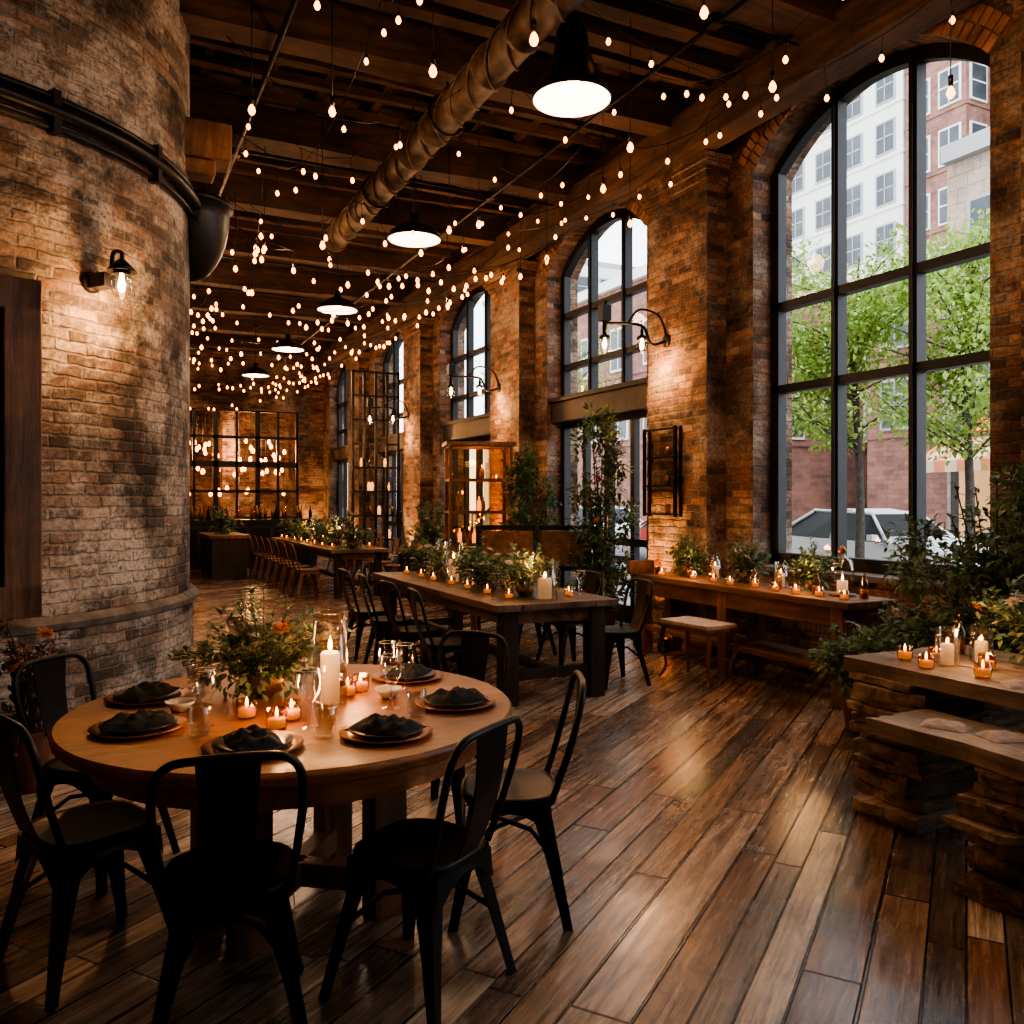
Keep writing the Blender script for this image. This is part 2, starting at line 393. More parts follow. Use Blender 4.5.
mb.build('steel_shelf_partition')
def window(n,c,door):
    mb=MB(); x=W+.27; a,b=c-HALF,c+HALF; z0=0. if door else .92
    k='steel'; t=.11
    for y in (a+t/2,b-t/2): mb.box((x,y,(z0+SPR)/2),(.1,t,SPR-z0),k)
    N=20; ys=[a+(b-a)*i/N for i in range(N+1)]
    for i in range(N):
        y0,y1=ys[i],ys[i+1]; za,zb=arch(y0-c),arch(y1-c)
        vs=[(x-.05,y0,za),(x-.05,y1,zb),(x-.05,y1,zb-.12),(x-.05,y0,za-.12),(x+.05,y0,za),(x+.05,y1,zb),(x+.05,y1,zb-.12),(x+.05,y0,za-.12)]
        mb.add(vs,[(0,1,2,3),(7,6,5,4),(3,2,6,7),(0,4,5,1)],k)
    for j,fr in enumerate((1/3,2/3)):
        y=a+(b-a)*fr; zt=arch(y-c)-.05; zb=2.95 if door else z0
        mb.box((x,y,(zb+zt)/2),(.11,.08,zt-zb),k)
        mb.box((x-.06,y,(zb+zt)/2),(.04,.03,zt-zb),k)
    hz=[3.42,4.15] if door else [z0+.05,2.62,3.42]
    for z in hz: mb.box((x,c,z),(.1,b-a,.08 if z>1 else .14),k)
    if door:
        mb.box((x-.06,c,2.78),(.3,b-a-.01,.28),'darkw')
        mb.box((x-.22,c,2.95),(.06,b-a-.01,.06),k)
        for i in range(5):
            y=a+.06+(b-a-.12)*i/4; mb.box((x,y,1.3),(.08,.09 if i!=2 else .14,2.6),k)
        for z in (.12,1.02,2.6): mb.box((x,c,z),(.07,b-a-.01,.22 if z<.5 else .09),k)
        for s in (-.09,.09): mb.cyl((x-.1,c+s,.95),(x-.1,c+s,1.35),.014,'brass')
        for s in (-.09,.09):
            for z in (1.,1.3): mb.cyl((x-.1,c+s,z),(x-.03,c+s,z),.01,'brass')
    vs=[(x,yy,z0) for yy in ys]+[(x,yy,arch(yy-c)-.02) for yy in ys]
    mb.add(vs,[(i,i+1,N+2+i,N+1+i) for i in range(N)],'pane')
    if not door:
        mb.box((W+.2,c,.9),(.5,b-a+.0,.05),'stone')
    mb.build(('door_%d' if door else 'window_%d')%n)
for i,c in enumerate(CENT): window(i+1,c,i>=3)
# ---------------------------------------------------------------- ceiling structure
mb=MB(); rb=random.Random(5)
def rough_beam(mb,a,b,w,h,k,axis,jt=.016):
    n=12; vs=[];fs=[]
    a=Vector(a);b=Vector(b)
    for i in range(n+1):
        p=a.lerp(b,i/n)
        for sx,sz in ((-1,-1),(1,-1),(1,1),(-1,1)):
            j1=rb.uniform(-jt,jt); j2=rb.uniform(-jt,jt)
            if axis=='x': vs.append((p.x,p.y+sx*w/2+j1,p.z+sz*h/2+j2))
            else: vs.append((p.x+sx*w/2+j1,p.y,p.z+sz*h/2+j2))
    for i in range(n):
        for j in range(4):
            j2=(j+1)%4; fs.append((i*4+j,i*4+j2,i*4+4+j2,i*4+4+j))
    mb.add(vs,fs,k)
y=-3.4; ys=[]
while y<Y1:
    rough_beam(mb,(XL,y,5.5),(W,y,5.5),.3,.38,'beam','x',.022); ys.append(y); y+=2.11
for i in range(17):
    x=XL+.35+i*.57; rough_beam(mb,(x+rb.uniform(-.06,.06),Y0,5.82),(x,Y1,5.82),.09,.24,'beamy','y')
for yb in ys:
    for o in (.45,.85,1.25,1.65):
        w=rb.uniform(.07,.16); rough_beam(mb,(XL,yb+o+rb.uniform(-.06,.06),5.64+rb.uniform(-.05,.04)),(W,yb+o+rb.uniform(-.06,.06),5.64+rb.uniform(-.05,.04)),w,w,'beam','x')
mb.build('trim_ceiling_beams')
mb=MB(); rough_beam(mb,(W-.36,Y0,5.19),(W-.36,Y1,5.19),.32,.36,'beamy','y',.02); rough_beam(mb,(W-.2,Y0,5.5),(W-.2,Y1,5.5),.3,.22,'beamy','y'); mb.build('trim_wall_beam')
DX,DZ=2.82,5.02
mb=MB(); pts=[];rad=[]
yy=-4.
while yy<11.2:
    for o,r in ((0,.148),(.3,.148),(.305,.165),(.345,.165),(.35,.148)):
        pts.append((DX,yy+o,DZ)); rad.append(r)
    yy+=.62
mb.tube(pts,rad,'duct',20)
for t0 in (0,math.pi*2/3,math.pi*4/3):
    hp=[]
    for i in range(310):
        t=t0+i*.28; hp.append((DX+math.cos(t)*.158,-4+i*.05,DZ+math.sin(t)*.158))
    mb.tube(hp,.011,'duct',5)
for yb in (-1.3,2.93,7.15,9.26):
    mb.tube([(DX+math.cos(t)*.18,yb,DZ+math.sin(t)*.18) for t in [math.pi*2*i/20 for i in range(20)]],.014,'black',6,closed=True)
    mb.cyl((DX,yb,DZ+.18),(DX,yb,5.4),.01,'black')
mb.build('ventilation_duct')
mb=MB()
for x,z,r in ((1.3,5.25,.025),(4.3,5.25,.02)):
    mb.cyl((x,Y0,z),(x,Y1,z),r,'black',8)
for yb in ys[2::2]:
    mb.cyl((XL,yb+.22,5.29),(W-.5,yb+.22,5.29),.012,'black',6); mb.box((4.3,yb+.22,5.27),(.1,.1,.08),'black'); mb.box((1.3,yb+.22,5.27),(.1,.1,.08),'black')
mb.build('ceiling_pipes')
# ---------------------------------------------------------------- brick tower
TC=(-1.476,7.75); TR=2.16
mb=MB()
T=Matrix.Translation((TC[0],TC[1],0))
mb.lathe([(TR+.03,0),(TR+.03,.74)],'brickt',96,T,True,False)
mb.lathe([(TR,.8),(TR,CEIL)],'brickt',96,T,True,False)
N=96; vs=[];fs=[]
for i in range(N):
    a=2*math.pi*i/N; j=.012*noise.noise(Vector((a*9,1,2)))+.01
    for r,z in ((TR+.025,.735),(TR+.05+j,.75),(TR+.06+j,.79),(TR+.03,.82+j),(TR-.01,.83)): vs.append((r*math.cos(a),r*math.sin(a),z))
for i in range(N):
    for q in range(4):
        i2=(i+1)%N; fs.append((i*5+q,i2*5+q,i2*5+q+1,i*5+q+1))
mb.add(vs,fs,'stone',False,T)
mb.build('wall_brick_tower',cyluv=(TC,TR))
mb=MB()
for z,r,rr in ((3.93,.045,.06),(4.02,.025,.035),(3.84,.02,.03)):
    mb.tube([(TC[0]+(TR+rr)*math.cos(t),TC[1]+(TR+rr)*math.sin(t),z) for t in [2*math.pi*i/80 for i in range(80)]],r,'black',8,closed=True)
for i in range(16):
    t=2*math.pi*(i+.5)/16; mb.box((TC[0]+(TR+.04)*math.cos(t),TC[1]+(TR+.04)*math.sin(t),3.93),(.08,.05,.26),'black',rz=t)
mb.build('tower_pipe_band')
mb=MB()
mb.box((.76,7.3,4.43),(.4,.3,.3),'frame'); mb.box((.7,7.3,4.22),(.28,.22,.12),'frame'); mb.cyl((.95,7.3,4.3),(.95,7.3,4.55),.02,'black')
mb.build('wooden_corbel',bevel=.015)
mb=MB()
pr=[(.32*math.cos(t),-.62*math.sin(t)) for t in [math.pi/2*i/9 for i in range(10)]]
Tm=Matrix.Translation((.68,7.6,4.0))
mb.lathe([(.0,.06),(.33,.05),(.35,0)]+pr,'black',28,Tm,True,False)
mb.box((.55,7.6,4.05),(.5,.1,.1),'black')
mb.build('black_metal_hood')
nrm=Vector((.29,-.957,0)).normalized()
ang=math.atan2(nrm.y,nrm.x)+math.pi/2
pc=Vector((TC[0],TC[1],0))+nrm*(TR+.09)
mb=MB()
for s in (-1,1): mb.box((s*.42,0,1.85),(.2,.16,1.96),'frame')
for z in (.96,2.74): mb.box((0,0,z),(1.04,.16,.19),'frame')
mb.box((0,.03,1.85),(.66,.04,1.6),'mirror')
for z in (1.5,2.1): mb.box((0,-.01,z),(.66,.04,.03),'frame')
mb.box((0,-.01,1.85),(.03,.04,1.6),'frame')
mb.build('wall_cabinet_frame',loc=(pc.x,pc.y,0),rz=ang,bevel=.01)
# ---------------------------------------------------------------- sconces
def lantern(mb,p):
    x,y,z=p
    mb.cyl((x,y,z+.12),(x,y,z+.05),.02,'black')
    T=Matrix.Translation((x,y,z))
    mb.lathe([(.012,.07),(.05,.05),(.06,.02),(.058,.02),(.01,.045)],'black',14,T,True,False)
    mb.lathe([(.045,.03),(.06,-.03),(.055,-.1),(.035,-.13)],'glass',14,T,True,False)
    mb.lathe([(.001,-.09),(.018,-.075),(.024,-.04),(.014,0),(.012,.03)],'bulbw',10,T,True,False)
mb=MB()
mb.lathe([(.07,-.0),(.07,.02),(.03,.035)],'black',14,Matrix.Rotation(math.pi/2,4,'X'))
mb.tube(smooth_path([(0,-.01,0),(0,-.12,-.02),(0,-.18,.08),(0,-.2,.17),(0,-.27,.16),(0,-.27,.08)]),.014,'black')
mb.box((0,-.1,.0),(.09,.14,.09),'black')
mb.lathe([(.02,.1),(.06,.06),(.095,.02),(.09,.02),(.02,.07)],'black',18,Matrix.Translation((0,-.27,.02)),True,False)
lantern(mb,(0,-.27,0))
sn=Vector((.657,-.757,0)); sp=Vector((TC[0],TC[1],0))+sn*(TR+.005)
mb.build('wall_sconce',loc=(sp.x,sp.y,2.95),rz=math.atan2(sn.y,sn.x)+math.pi/2)
light('sconce_light',(sp.x+sn.x*.24,sp.y+sn.y*.24,2.8),44,(1,.47,.17),.05)
for c,zz in ((7.45,3.25),(11.7,3.25),(15.9,3.2)):
    mb=MB(); x=W-.25
    mb.lathe([(.07,0),(.07,.02),(.04,.03)],'black',14,Matrix.Translation((x-.001,c,zz))@Matrix.Rotation(-math.pi/2,4,'Y'))
    mb.tube(smooth_path([(x,c,zz),(x-.2,c,zz-.05),(x-.3,c,zz+.12),(x-.5,c,zz+.14),(x-.78,c,zz+.12)]),.016,'black')
    mb.tube(smooth_path([(x,c,zz+.02),(x-.1,c,zz+.25),(x-.35,c,zz+.3),(x-.5,c,zz+.14)]),.012,'black')
    mb.cyl((x-.78,c,zz+.35),(x-.78,c,zz),.025,'black'); mb.box((x-.78,c,zz+.22),(.1,.1,.16),'black')
    lantern(mb,(x-.78,c,zz-.06)); lantern(mb,(x-.32,c,zz-.03)); mb.cyl((x-.32,c,zz+.12),(x-.32,c,zz+.05),.012,'black')
    mb.build('bracket_wall_lamp')
    light('bracket_light',(x-.24,c,zz-.3),30,(1,.47,.17),.05)
def upl(name):
    mb=MB(); mb.lathe([(.06,0),(.07,.01),(.07,.14),(.055,.14),(.05,.1),(.0,.1)],'black',16); mb.lathe([(.0,.105),(.048,.105)],'bulbw',16,None,True,False); return mb.build(name)
ups=[(5.2,7.6),(5.2,7.15),(5.2,11.4),(5.2,11.8),(5.2,15.8),(5.2,19.9),(5.2,23.5)]
place_all(upl,'floor_uplight',[(a,b,0) for a,b in ups])
for a,b in ups:
    l=light('uplight_light',(a,b,.17),(330 if b<12 else 300),(1,.46,.16),.05,'SPOT',spot_size=math.radians(58),spot_blend=.9)
    d=Vector((.17,0,1)) if b<23 else Vector((.1,.25,1))
    l.rotation_euler=d.to_track_quat('-Z','Y').to_euler()
# ---------------------------------------------------------------- pendants
def pendant(name):
    mb=MB()
    mb.lathe([(.285,0),(.29,.02),(.25,.1),(.18,.22),(.13,.34),(.11,.5),(.07,.56),(.05,.62),(.0,.64)],'black',32,None,True,False)
    mb.lathe([(.28,.002),(.24,.1),(.17,.215),(.11,.3),(0,.32)],'shade_in',32,None,True,False)
    mb.lathe([(0,.03),(.05,.05),(.07,.1),(.04,.18),(.03,.25)],'bulbw',16,None,True,False)
    mb.cyl((0,0,.6),(0,0,1.0),.008,'black',6); mb.lathe([(.06,.95),(.06,1.02)],'black',12)
    return mb.build(name)
def dome(name):
    mb=MB()
    mb.lathe([(.29,0),(.295,.015),(.27,.07),(.2,.13),(.1,.17),(.05,.2),(.045,.28),(0,.29)],'black',32,None,True,False)
    mb.lathe([(.285,.002),(.26,.06),(.18,.11),(0,.14)],'shade_in',32,None,True,False)
    mb.lathe([(0,.02),(.045,.04),(.05,.08),(.03,.12)],'bulbw',16,None,True,False)
    mb.cyl((0,0,.27),(0,0,1.12),.007,'black',6); mb.lathe([(.05,1.06),(.05,1.13)],'black',12)
    return mb.build(name)
place_all(pendant,'industrial_pendant_lamp',[(3.08,5.36,4.45),(3.1,1.6,4.45)])
PL=[(3.1,8.85,4.4),(3.1,12.2,4.3),(3.1,15.8,4.3),(3.1,19.4,4.3)]
place_all(dome,'dome_pendant_lamp',PL)
for p in PL+[(3.08,5.36,4.45),(3.1,1.6,4.45)]: light('pendant_light',(p[0],p[1],p[2]-.02),26,(1,.78,.56),.14)
# ---------------------------------------------------------------- string lights
root=bpy.data.objects.new('string_lights',None); COL.objects.link(root)
wb=MB(); bb=MB(); rs=random.Random(3)
def bulb(q,s=1.):
    bb.lathe([(.001,-.085*s),(.012*s,-.078*s),(.02*s,-.06*s),(.014*s,-.04*s),(.006*s,-.028*s)],'bulb',8,Matrix.Translation(q),True,False)
def strand(a,b,sag,sp=.42):
    a=Vector(a);b=Vector(b);L=(b-a).length;n=max(4,int(L/sp)); pts=[]
    for i in range(n*2+1):
        t=i/(n*2); p=a.lerp(b,t); p.z-=sag*4*t*(1-t); pts.append(p)
    wb.tube(pts,.004,'black',4)
    for p in pts[1::2]:
        if rs.random()<.12: continue
        q=p+Vector((rs.uniform(-.02,.02),rs.uniform(-.05,.05),-.04-rs.random()*.16))
        if (Vector((q.x-DX,q.z-DZ))).length<.24 and q.y<11.4: continue
        wb.cyl(p,q,.003,'black',4); wb.cyl(q+Vector((0,0,.0)),q+Vector((0,0,-.03)),.01,'black',6)
        bulb(q,.95 if q.y<10 else 1.35)
yv=-1.5; k=0
while yv<23.5:
    xl=.9 if yv>5 and yv<11 else -.6
    x0,x1=(xl,5.1) if k%2==0 else (5.1,xl)
    y2=yv+rs.uniform(.7,1.4)
    strand((x0,yv,5.1+rs.uniform(-.1,.2)),((x0+x1)/2+rs.uniform(-.5,.5),(yv+y2)/2+rs.uniform(-.3,.3),5.28),rs.uniform(.25,.8),rs.uniform(.36,.55))
    strand(((x0+x1)/2,(yv+y2)/2,5.28),(x1,y2,5.1+rs.uniform(-.1,.2)),rs.uniform(.2,.8),rs.uniform(.36,.55))
    if yv>6: strand((xl,yv+.4,4.9),(5.1,yv+.5,4.8),rs.uniform(.3,.9),.52)
    yv=y2+(.2 if yv>8 else .4); k+=1
for x in (1.6,4.0,4.9):
    for a in range(3,22,3): strand((x+rs.uniform(-.3,.3),a,5.2),(x+rs.uniform(-.3,.3),a+3,5.2),rs.uniform(.3,.7),.5)
for i in range(26):
    x=rs.uniform(.9,5.1);y=rs.uniform(3.6,14); z=rs.uniform(4.1,4.7)
    if abs(x-DX)<.3: x+=.6
    wb.cyl((x,y,5.35),(x,y,z),.004,'black',4); wb.cyl((x,y,z+.03),(x,y,z-.03),.016,'black',6)
    bulb(Vector((x,y,z)),1.4)
wb.build('wires',parent=root); bb.build('bulbs',parent=root)
for p in ((.2,1.2,4.4),(1.8,3.4,4.4),(4.3,3.4,4.4),(1.9,6.4,4.4),(4.2,7.6,4.4),(2.,10.4,4.4),(4.3,11.2,4.4),(2.2,13.8,4.2),(4.2,15.4,4.2),(1.6,17.6,4.2),(4,18.8,4.2),(2.6,21.8,4.2),(0,14.,4.2)):
    light('string_glow_light',p,20 if p[1]<9 else 28,(1,.54,.26),.1)
root2=bpy.data.objects.new('backroom_string_lights',None); COL.objects.link(root2)
bb=MB(); wb=MB()
for i in range(90):
    x=rs.uniform(.2,5.3);y=rs.uniform(Y1+1,Y1+5); z=rs.choice((3.0,3.2,2.6,3.5,2.0))+rs.uniform(-.15,.15)
    wb.cyl((x,y,CEIL),(x,y,z),.005,'black',4)
    bulb(Vector((x,y,z)),2.8)
wb.build('cords',parent=root2); bb.build('lamp_bulbs',parent=root2)
for x in (1.3,4.2): light('backroom_light',(x,Y1+2.6,3.0),300,(1,.5,.22),.2)
# ---------------------------------------------------------------- furniture: chair
def chair(matk):
    def f(name):
        mb=MB()
        def sup(r,z,n=32,p=3.2):
            out=[]
            for i in range(n):
                a=2*math.pi*i/n; c,s=math.cos(a),math.sin(a)
                q=r/((abs(c)**p+abs(s)**p)**(1/p)); out.append((q*c,q*s*.98,z))
            return out
        rings=[sup(.17,.405),sup(.187,.44),sup(.19,.452),sup(.182,.46),sup(.165,.455),sup(.08,.447)]
        vs=[v for r in rings for v in r]; fs=[]
        for j in range(len(rings)-1):
            for i in range(32):
                i2=(i+1)%32; fs.append((j*32+i,j*32+i2,(j+1)*32+i2,(j+1)*32+i))
        fs.append(tuple((len(rings)-1)*32+i for i in range(32))); fs.append(tuple(reversed(range(32))))
        mb.add(vs,fs,matk,True)
        for sx in (-1,1):
            for sy in (-1,1):
                secs=[(.125,.43,.105,.05),(.145,.34,.085,.045),(.175,.2,.06,.035),(.205,.05,.042,.03),(.215,0,.04,.03)]
                vs=[];fs=[]
                for (o,z,w1,w2) in secs:
                    cx,cy=sx*o,sy*o; d=Vector((sx,sy,0)).normalized(); t=Vector((-d.y,d.x,0))
                    for a,b2 in ((-w1/2,-w2/2),(0,w2/2),(w1/2,-w2/2),(0,-w2/2+.004)):
                        p=Vector((cx,cy,z))+t*a+d*b2; vs.append(p)
                for j in range(4):
                    for i in range(4):
                        i2=(i+1)%4; fs.append((j*4+i,j*4+i2,j*4+4+i2,j*4+4+i))
                fs.append((16,17,18,19)); fs.append((0,1,2,3))
                mb.add(vs,fs,matk)
        for s in (-1,1): mb.tube([(-.17,-.17*s,.22),(-.08,-.08*s,.31),(.08,.08*s,.31),(.17,.17*s,.22)],.009,matk,6)
        for q in range(4):
            T=Matrix.Rotation(q*math.pi/2,4,'Z'); N=8; vs=[];fs=[]
            for i in range(N+1):
                u=-.15+.3*i/N; zb=.33+.075*math.sin(math.pi*i/N); vs+= [(u,-.172,.43),(u*1.02,-.18,zb)]
            fs=[(2*i,2*i+1,2*i+3,2*i+2) for i in range(N)]
            mb.add(vs,fs,matk,True,T)
        path=smooth_path([(-.165,-.15,.44),(-.18,-.19,.56),(-.195,-.23,.7),(-.19,-.255,.8),(-.15,-.268,.85),(-.07,-.275,.862),(.07,-.275,.862),(.15,-.268,.85),(.19,-.255,.8),(.195,-.23,.7),(.18,-.19,.56),(.165,-.15,.44)],5)
        mb.tube(path,.0125,matk,8)
        N=10; vs=[]
        for i in range(N+1):
            t=i/N; z=.45+.405*t; y=-.17-.1*t**.8-.02*math.sin(math.pi*t); w=.055+.03*t
            vs+=[(-w,y,z),(w,y,z),(w,y-.006,z),(-w,y-.006,z)]
        fs=[]
        for i in range(N):
            for j in range(4):
                j2=(j+1)%4; fs.append((i*4+j,i*4+j2,i*4+4+j2,i*4+4+j))
        mb.add(vs,fs,matk)
        return mb.build(name)
    return f
def face(x,y,fx,fy): return (x,y,0.,math.atan2(-fx,fy))
TX,TY=.68,3.32
cl=[]
for x,y,fx,fy in ((.92,2.57,-.55,.83),(.35,2.64,.15,.98),(-.03,3.22,.9,.4),(.0,4.0,.72,-.69),(1.42,2.95,-.9,.42),(1.52,3.86,-.8,-.6)): cl.append(face(x,y,fx,fy))
for y in (6.15,6.85,7.55,8.25): cl.append(face(2.42,y,1,R.uniform(-.15,.15)))
for y in (6.1,6.9,7.7): cl.append(face(3.92,y,-1,R.uniform(-.2,.2)))
place_all(chair('black'),'dining_chair',cl)
cl=[]
for y in (13.5,14.2,14.9,15.6,16.3,17.,17.7): cl.append(face(2.95,y,1,0))
for y in (13.7,14.6,15.5,16.1,17.6): cl.append(face(4.5,y,-1,0))
place_all(chair('brownw'),'brown_dining_chair',cl)
# ---------------------------------------------------------------- round table
mb=MB()
mb.lathe([(0,.705),(.81,.705),(.835,.715),(.84,.745),(.828,.757),(0,.757)],'tabler',72,None,False)
mb.lathe([(.72,.61),(.72,.706)],'tabler',64,None,True,False); mb.lathe([(.69,.706),(.69,.61),(.72,.61)],'tabler',64,None,True,False)
for i in range(4):
    a=math.radians(-37+90*i); c=Vector((math.cos(a),math.sin(a),0))*.36
    mb.box((c.x,c.y,.36),(.13,.13,.72),'consolev',rz=.1)
for i in range(2):
    a=math.radians(-37+90*i); mb.box((0,0,.12+.0*i),(.74,.08,.09),'consolev',rz=a); mb.box((0,0,.66),(1.2,.09,.08),'consolev',rz=a)
mb.build('round_dining_table',loc=(TX,TY,0),bevel=.006)
def longtable(name,x0,x1,y0,y1,h,kt,kl,leg=.11):
    mb=MB(); n=5; w=(x1-x0)/n
    for i in range(n): mb.bbox((x0+w*i+.002,y0+R.uniform(0,.015),h-.05),(x0+w*(i+1)-.002,y1-R.uniform(0,.015),h+R.uniform(0,.003)),kt)
    mb.bbox((x0+.08,y0+.1,h-.15),(x0+.12,y1-.1,h-.05),kt); mb.bbox((x1-.12,y0+.1,h-.15),(x1-.08,y1-.1,h-.05),kt)
    for y in (y0+.14,y1-.14):
        mb.bbox((x0+.08,y-.03,h-.16),(x1-.08,y+.03,h-.05),kt)
        for x in (x0+.15,x1-.15): mb.box((x,y,(h-.05)/2),(leg,leg,h-.05),kl)
        mb.bbox((x0+.15,y-.03,.18),(x1-.15,y+.03,.26),kl)
    mb.bbox(((x0+x1)/2-.04,y0+.14,.19),((x0+x1)/2+.04,y1-.14,.25),kl)
    return mb.build(name,bevel=.005)
longtable('long_dining_table',2.62,3.68,5.65,8.85,.77,'tabled','darkw',.13)
longtable('long_dining_table',3.25,4.2,13.2,18.4,.76,'tabled','darkw')
def console():
    mb=MB(); x0,x1,y0,y1,h=4.9,5.42,4.5,7.3,.8
    for i in range(3):
        w=(x1-x0)/3; mb.bbox((x0+w*i+.001,y0,h-.055),(x0+w*(i+1)-.001,y1,h),'console')
    mb.bbox((x0+.04,y0+.1,h-.2),(x0+.08,y1-.1,h-.05),'console'); mb.bbox((x1-.08,y0+.1,h-.2),(x1-.04,y1-.1,h-.05),'console')
    for y in (y0+.14,5.95,y1-.1):
        for x in (x0+.09,x1-.09): mb.box((x,y,(h-.05)/2),(.11,.12,h-.05),'consolev')
        mb.bbox((x0+.1,y-.04,.2),(x1-.1,y+.04,.3),'consolev')
    mb.bbox((x0+.06,y0+.12,.24),(x1-.06,y1-.1,.29),'console')
    mb.box((x0+.1,y1-.02,.86),(.3,.05,.14),'console')
    return mb.build('console_table',bevel=.006)
console()
mb=MB()
mb.box((0,0,.47),(.36,.62,.035),'brownw'); mb.box((0,0,.5),(.34,.58,.03),'linen')
for sx in (-1,1):
    for sy in (-1,1):
        mb.tube(smooth_path([(sx*.14,sy*.27,.46),(sx*.15,sy*.29,.3),(sx*.13,sy*.25,.12),(sx*.17,sy*.3,0.01)],5),[.02]*8+[.014]*8,'brownw',8)
for s in (-1,1): mb.tube([(s*.14,.25,.2),(0,.1,.24),(0,-.1,.24),(s*.14,-.25,.2)],.012,'brownw',6)
mb.build('upholstered_stool',loc=(4.6,5.85,0),rz=.1,bevel=.01)
mb=MB()
mb.box((0,0,.45),(1.5,.5,.05),'console')
for s in (-1,1):
    mb.box((s*.7,-.2,.22),(.07,.07,.44),'consolev'); mb.box((s*.7,.26,.62),(.07,.07,1.24),'black',rx=-.12)
    mb.box((s*.7,.0,.68),(.06,.5,.05),'console')
for i in range(2):
    x=-.35+.7*i
    for z in (.74,1.22): mb.box((x,.25+(z-.6)*.12,z),(.66,.05,.06),'black')
    mb.box((x,.29,.98),(.6,.025,.4),'console',rx=-.12)
mb.build('wooden_bench',loc=(4.55,8.75,0),rz=math.radians(-30),bevel=.006)
mb=MB()
mb.bbox((-.45,-.3,0),(.45,.3,.85),'black'); mb.bbox((-.47,-.32,.85),(.47,.32,.9),'brass')
for sx in (-1,1):
    for sy in (-1,1): mb.box((sx*.42,sy*.27,1.6),(.045,.045,1.4),'brownw')
for z in (.93,1.38,1.83,2.3):
    for sy in (-1,1): mb.box((0,sy*.27,z),(.86,.035,.035),'brownw')
    for sx in (-1,1): mb.box((sx*.42,0,z),(.035,.54,.035),'brownw')
    if 1<z<2.2: mb.box((0,0,z),(.8,.5,.012),'glass')
mb.box((0,0,2.33),(.96,.64,.05),'brownw')
for sy in (-1,1): mb.add([(-.4,sy*.27,.95),(.4,sy*.27,.95),(.4,sy*.27,2.3),(-.4,sy*.27,2.3)],[(0,1,2,3)],'amber')
for sx in (-1,1): mb.add([(sx*.42,-.25,.95),(sx*.42,.25,.95),(sx*.42,.25,2.3),(sx*.42,-.25,2.3)],[(0,1,2,3)],'amber')
for i in range(14):
    x=R.uniform(-.33,.33);y=R.uniform(-.18,.18);z=R.choice((.95,1.4,1.85))
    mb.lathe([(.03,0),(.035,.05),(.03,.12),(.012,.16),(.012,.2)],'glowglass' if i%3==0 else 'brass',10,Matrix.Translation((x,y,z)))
for i in range(8):
    mb.lathe([(.001,-.03),(.014,0),(.001,.03)],'bulb',8,Matrix.Translation((R.uniform(-.36,.36),R.uniform(-.2,.2),R.uniform(1.1,2.2))),True,False)
mb.build('glass_display_cabinet',loc=(4.8,11.0,0),rz=math.radians(-15))
light('cabinet_light',(4.8,11.0,2.1),8,(1,.6,.3),.05)
mb=MB()
mb.bbox((1.4,20.,0),(4.6,20.8,1.02),'darkw'); mb.bbox((1.3,19.9,1.02),(4.7,20.9,1.1),'black')
for i in range(6): mb.bbox((1.48+i*.53,19.96,.15),(1.93+i*.53,20.,.92),'black')
mb.build('bar_counter')
mb=MB()
for i in range(40):
    x=R.uniform(1.4,4.5); mb.lathe([(.04,0),(.04,.18),(.015,.25),(.015,.32)],R.choice(['brass','glass','black','amber','brass']),8,Matrix.Translation((x,R.uniform(20.1,20.7),1.1)))
mb.build('bar_bottles')
mb=MB(); mb.bbox((4.35,12.2,0),(5.1,13.1,.72),'black'); mb.bbox((4.3,12.15,.72),(5.15,13.15,.78),'frame'); mb.bbox((4.34,12.19,.36),(5.1,12.2,.4),'frame'); mb.build('storage_cabinet')
mb=MB(); mb.bbox((1.95,17.3,0),(2.6,19.2,.8),'darkw'); mb.bbox((1.9,17.25,.8),(2.65,19.25,.86),'frame')
for i in range(3): mb.bbox((1.94,17.4+i*.6,.1),(1.95,17.9+i*.6,.72),'black')
mb.build('service_counter')
mb=MB(); x=W-.25
for y in (7.2,7.75): mb.box((x-.08,y,1.85),(.03,.03,.95),'black'); mb.box((x-.01,y,1.85),(.025,.03,.95),'black')
for z in (1.4,1.7,2.0,2.3):
    mb.box((x-.08,7.475,z),(.03,.55,.02),'black'); mb.box((x-.06,7.475,z),(.05,.55,.012),'black')
for z in (1.41,1.71,2.01):
    mb.lathe([(.025,0),(.03,.08),(.02,.1)],'brass',10,Matrix.Translation((x-.06,7.35,z))); mb.lathe([(.02,0),(.02,.05)],'glass',10,Matrix.Translation((x-.06,7.6,z)))
mb.build('wall_shelf_rack')
# ---------------------------------------------------------------- rustic slab table
rr=random.Random(11)
def slab(mb,c,d,k,j=.02,n=9,rz=0.):
    pts=[]
    x,y=d[0]/2,d[1]/2
    for i in range(n): pts.append((-x+2*x*i/n,-y))
    for i in range(n): pts.append((x,-y+2*y*i/n))
    for i in range(n): pts.append((x-2*x*i/n,y))
    for i in range(n): pts.append((-x,y-2*y*i/n))
    pts=[(a+rr.uniform(-j,j),b+rr.uniform(-j,j)) for a,b in pts]; N=len(pts)
    z=d[2]/2
    vs=[(a,b,-z+rr.uniform(-j,j)*.2) for a,b in pts]+[(a*1.0+rr.uniform(-j,j)*.3,b+rr.uniform(-j,j)*.3,z) for a,b in pts]+[(a*.985,b*.985,z+.003) for a,b in pts]
    fs=[(i,(i+1)%N,N+(i+1)%N,N+i) for i in range(N)]+[(N+i,N+(i+1)%N,2*N+(i+1)%N,2*N+i) for i in range(N)]
    fs+=[tuple(reversed(range(N))),tuple(range(2*N,3*N))]
    mb.add(vs,fs,k,False,Matrix.Translation(c)@Matrix.Rotation(rz,4,'Z'))
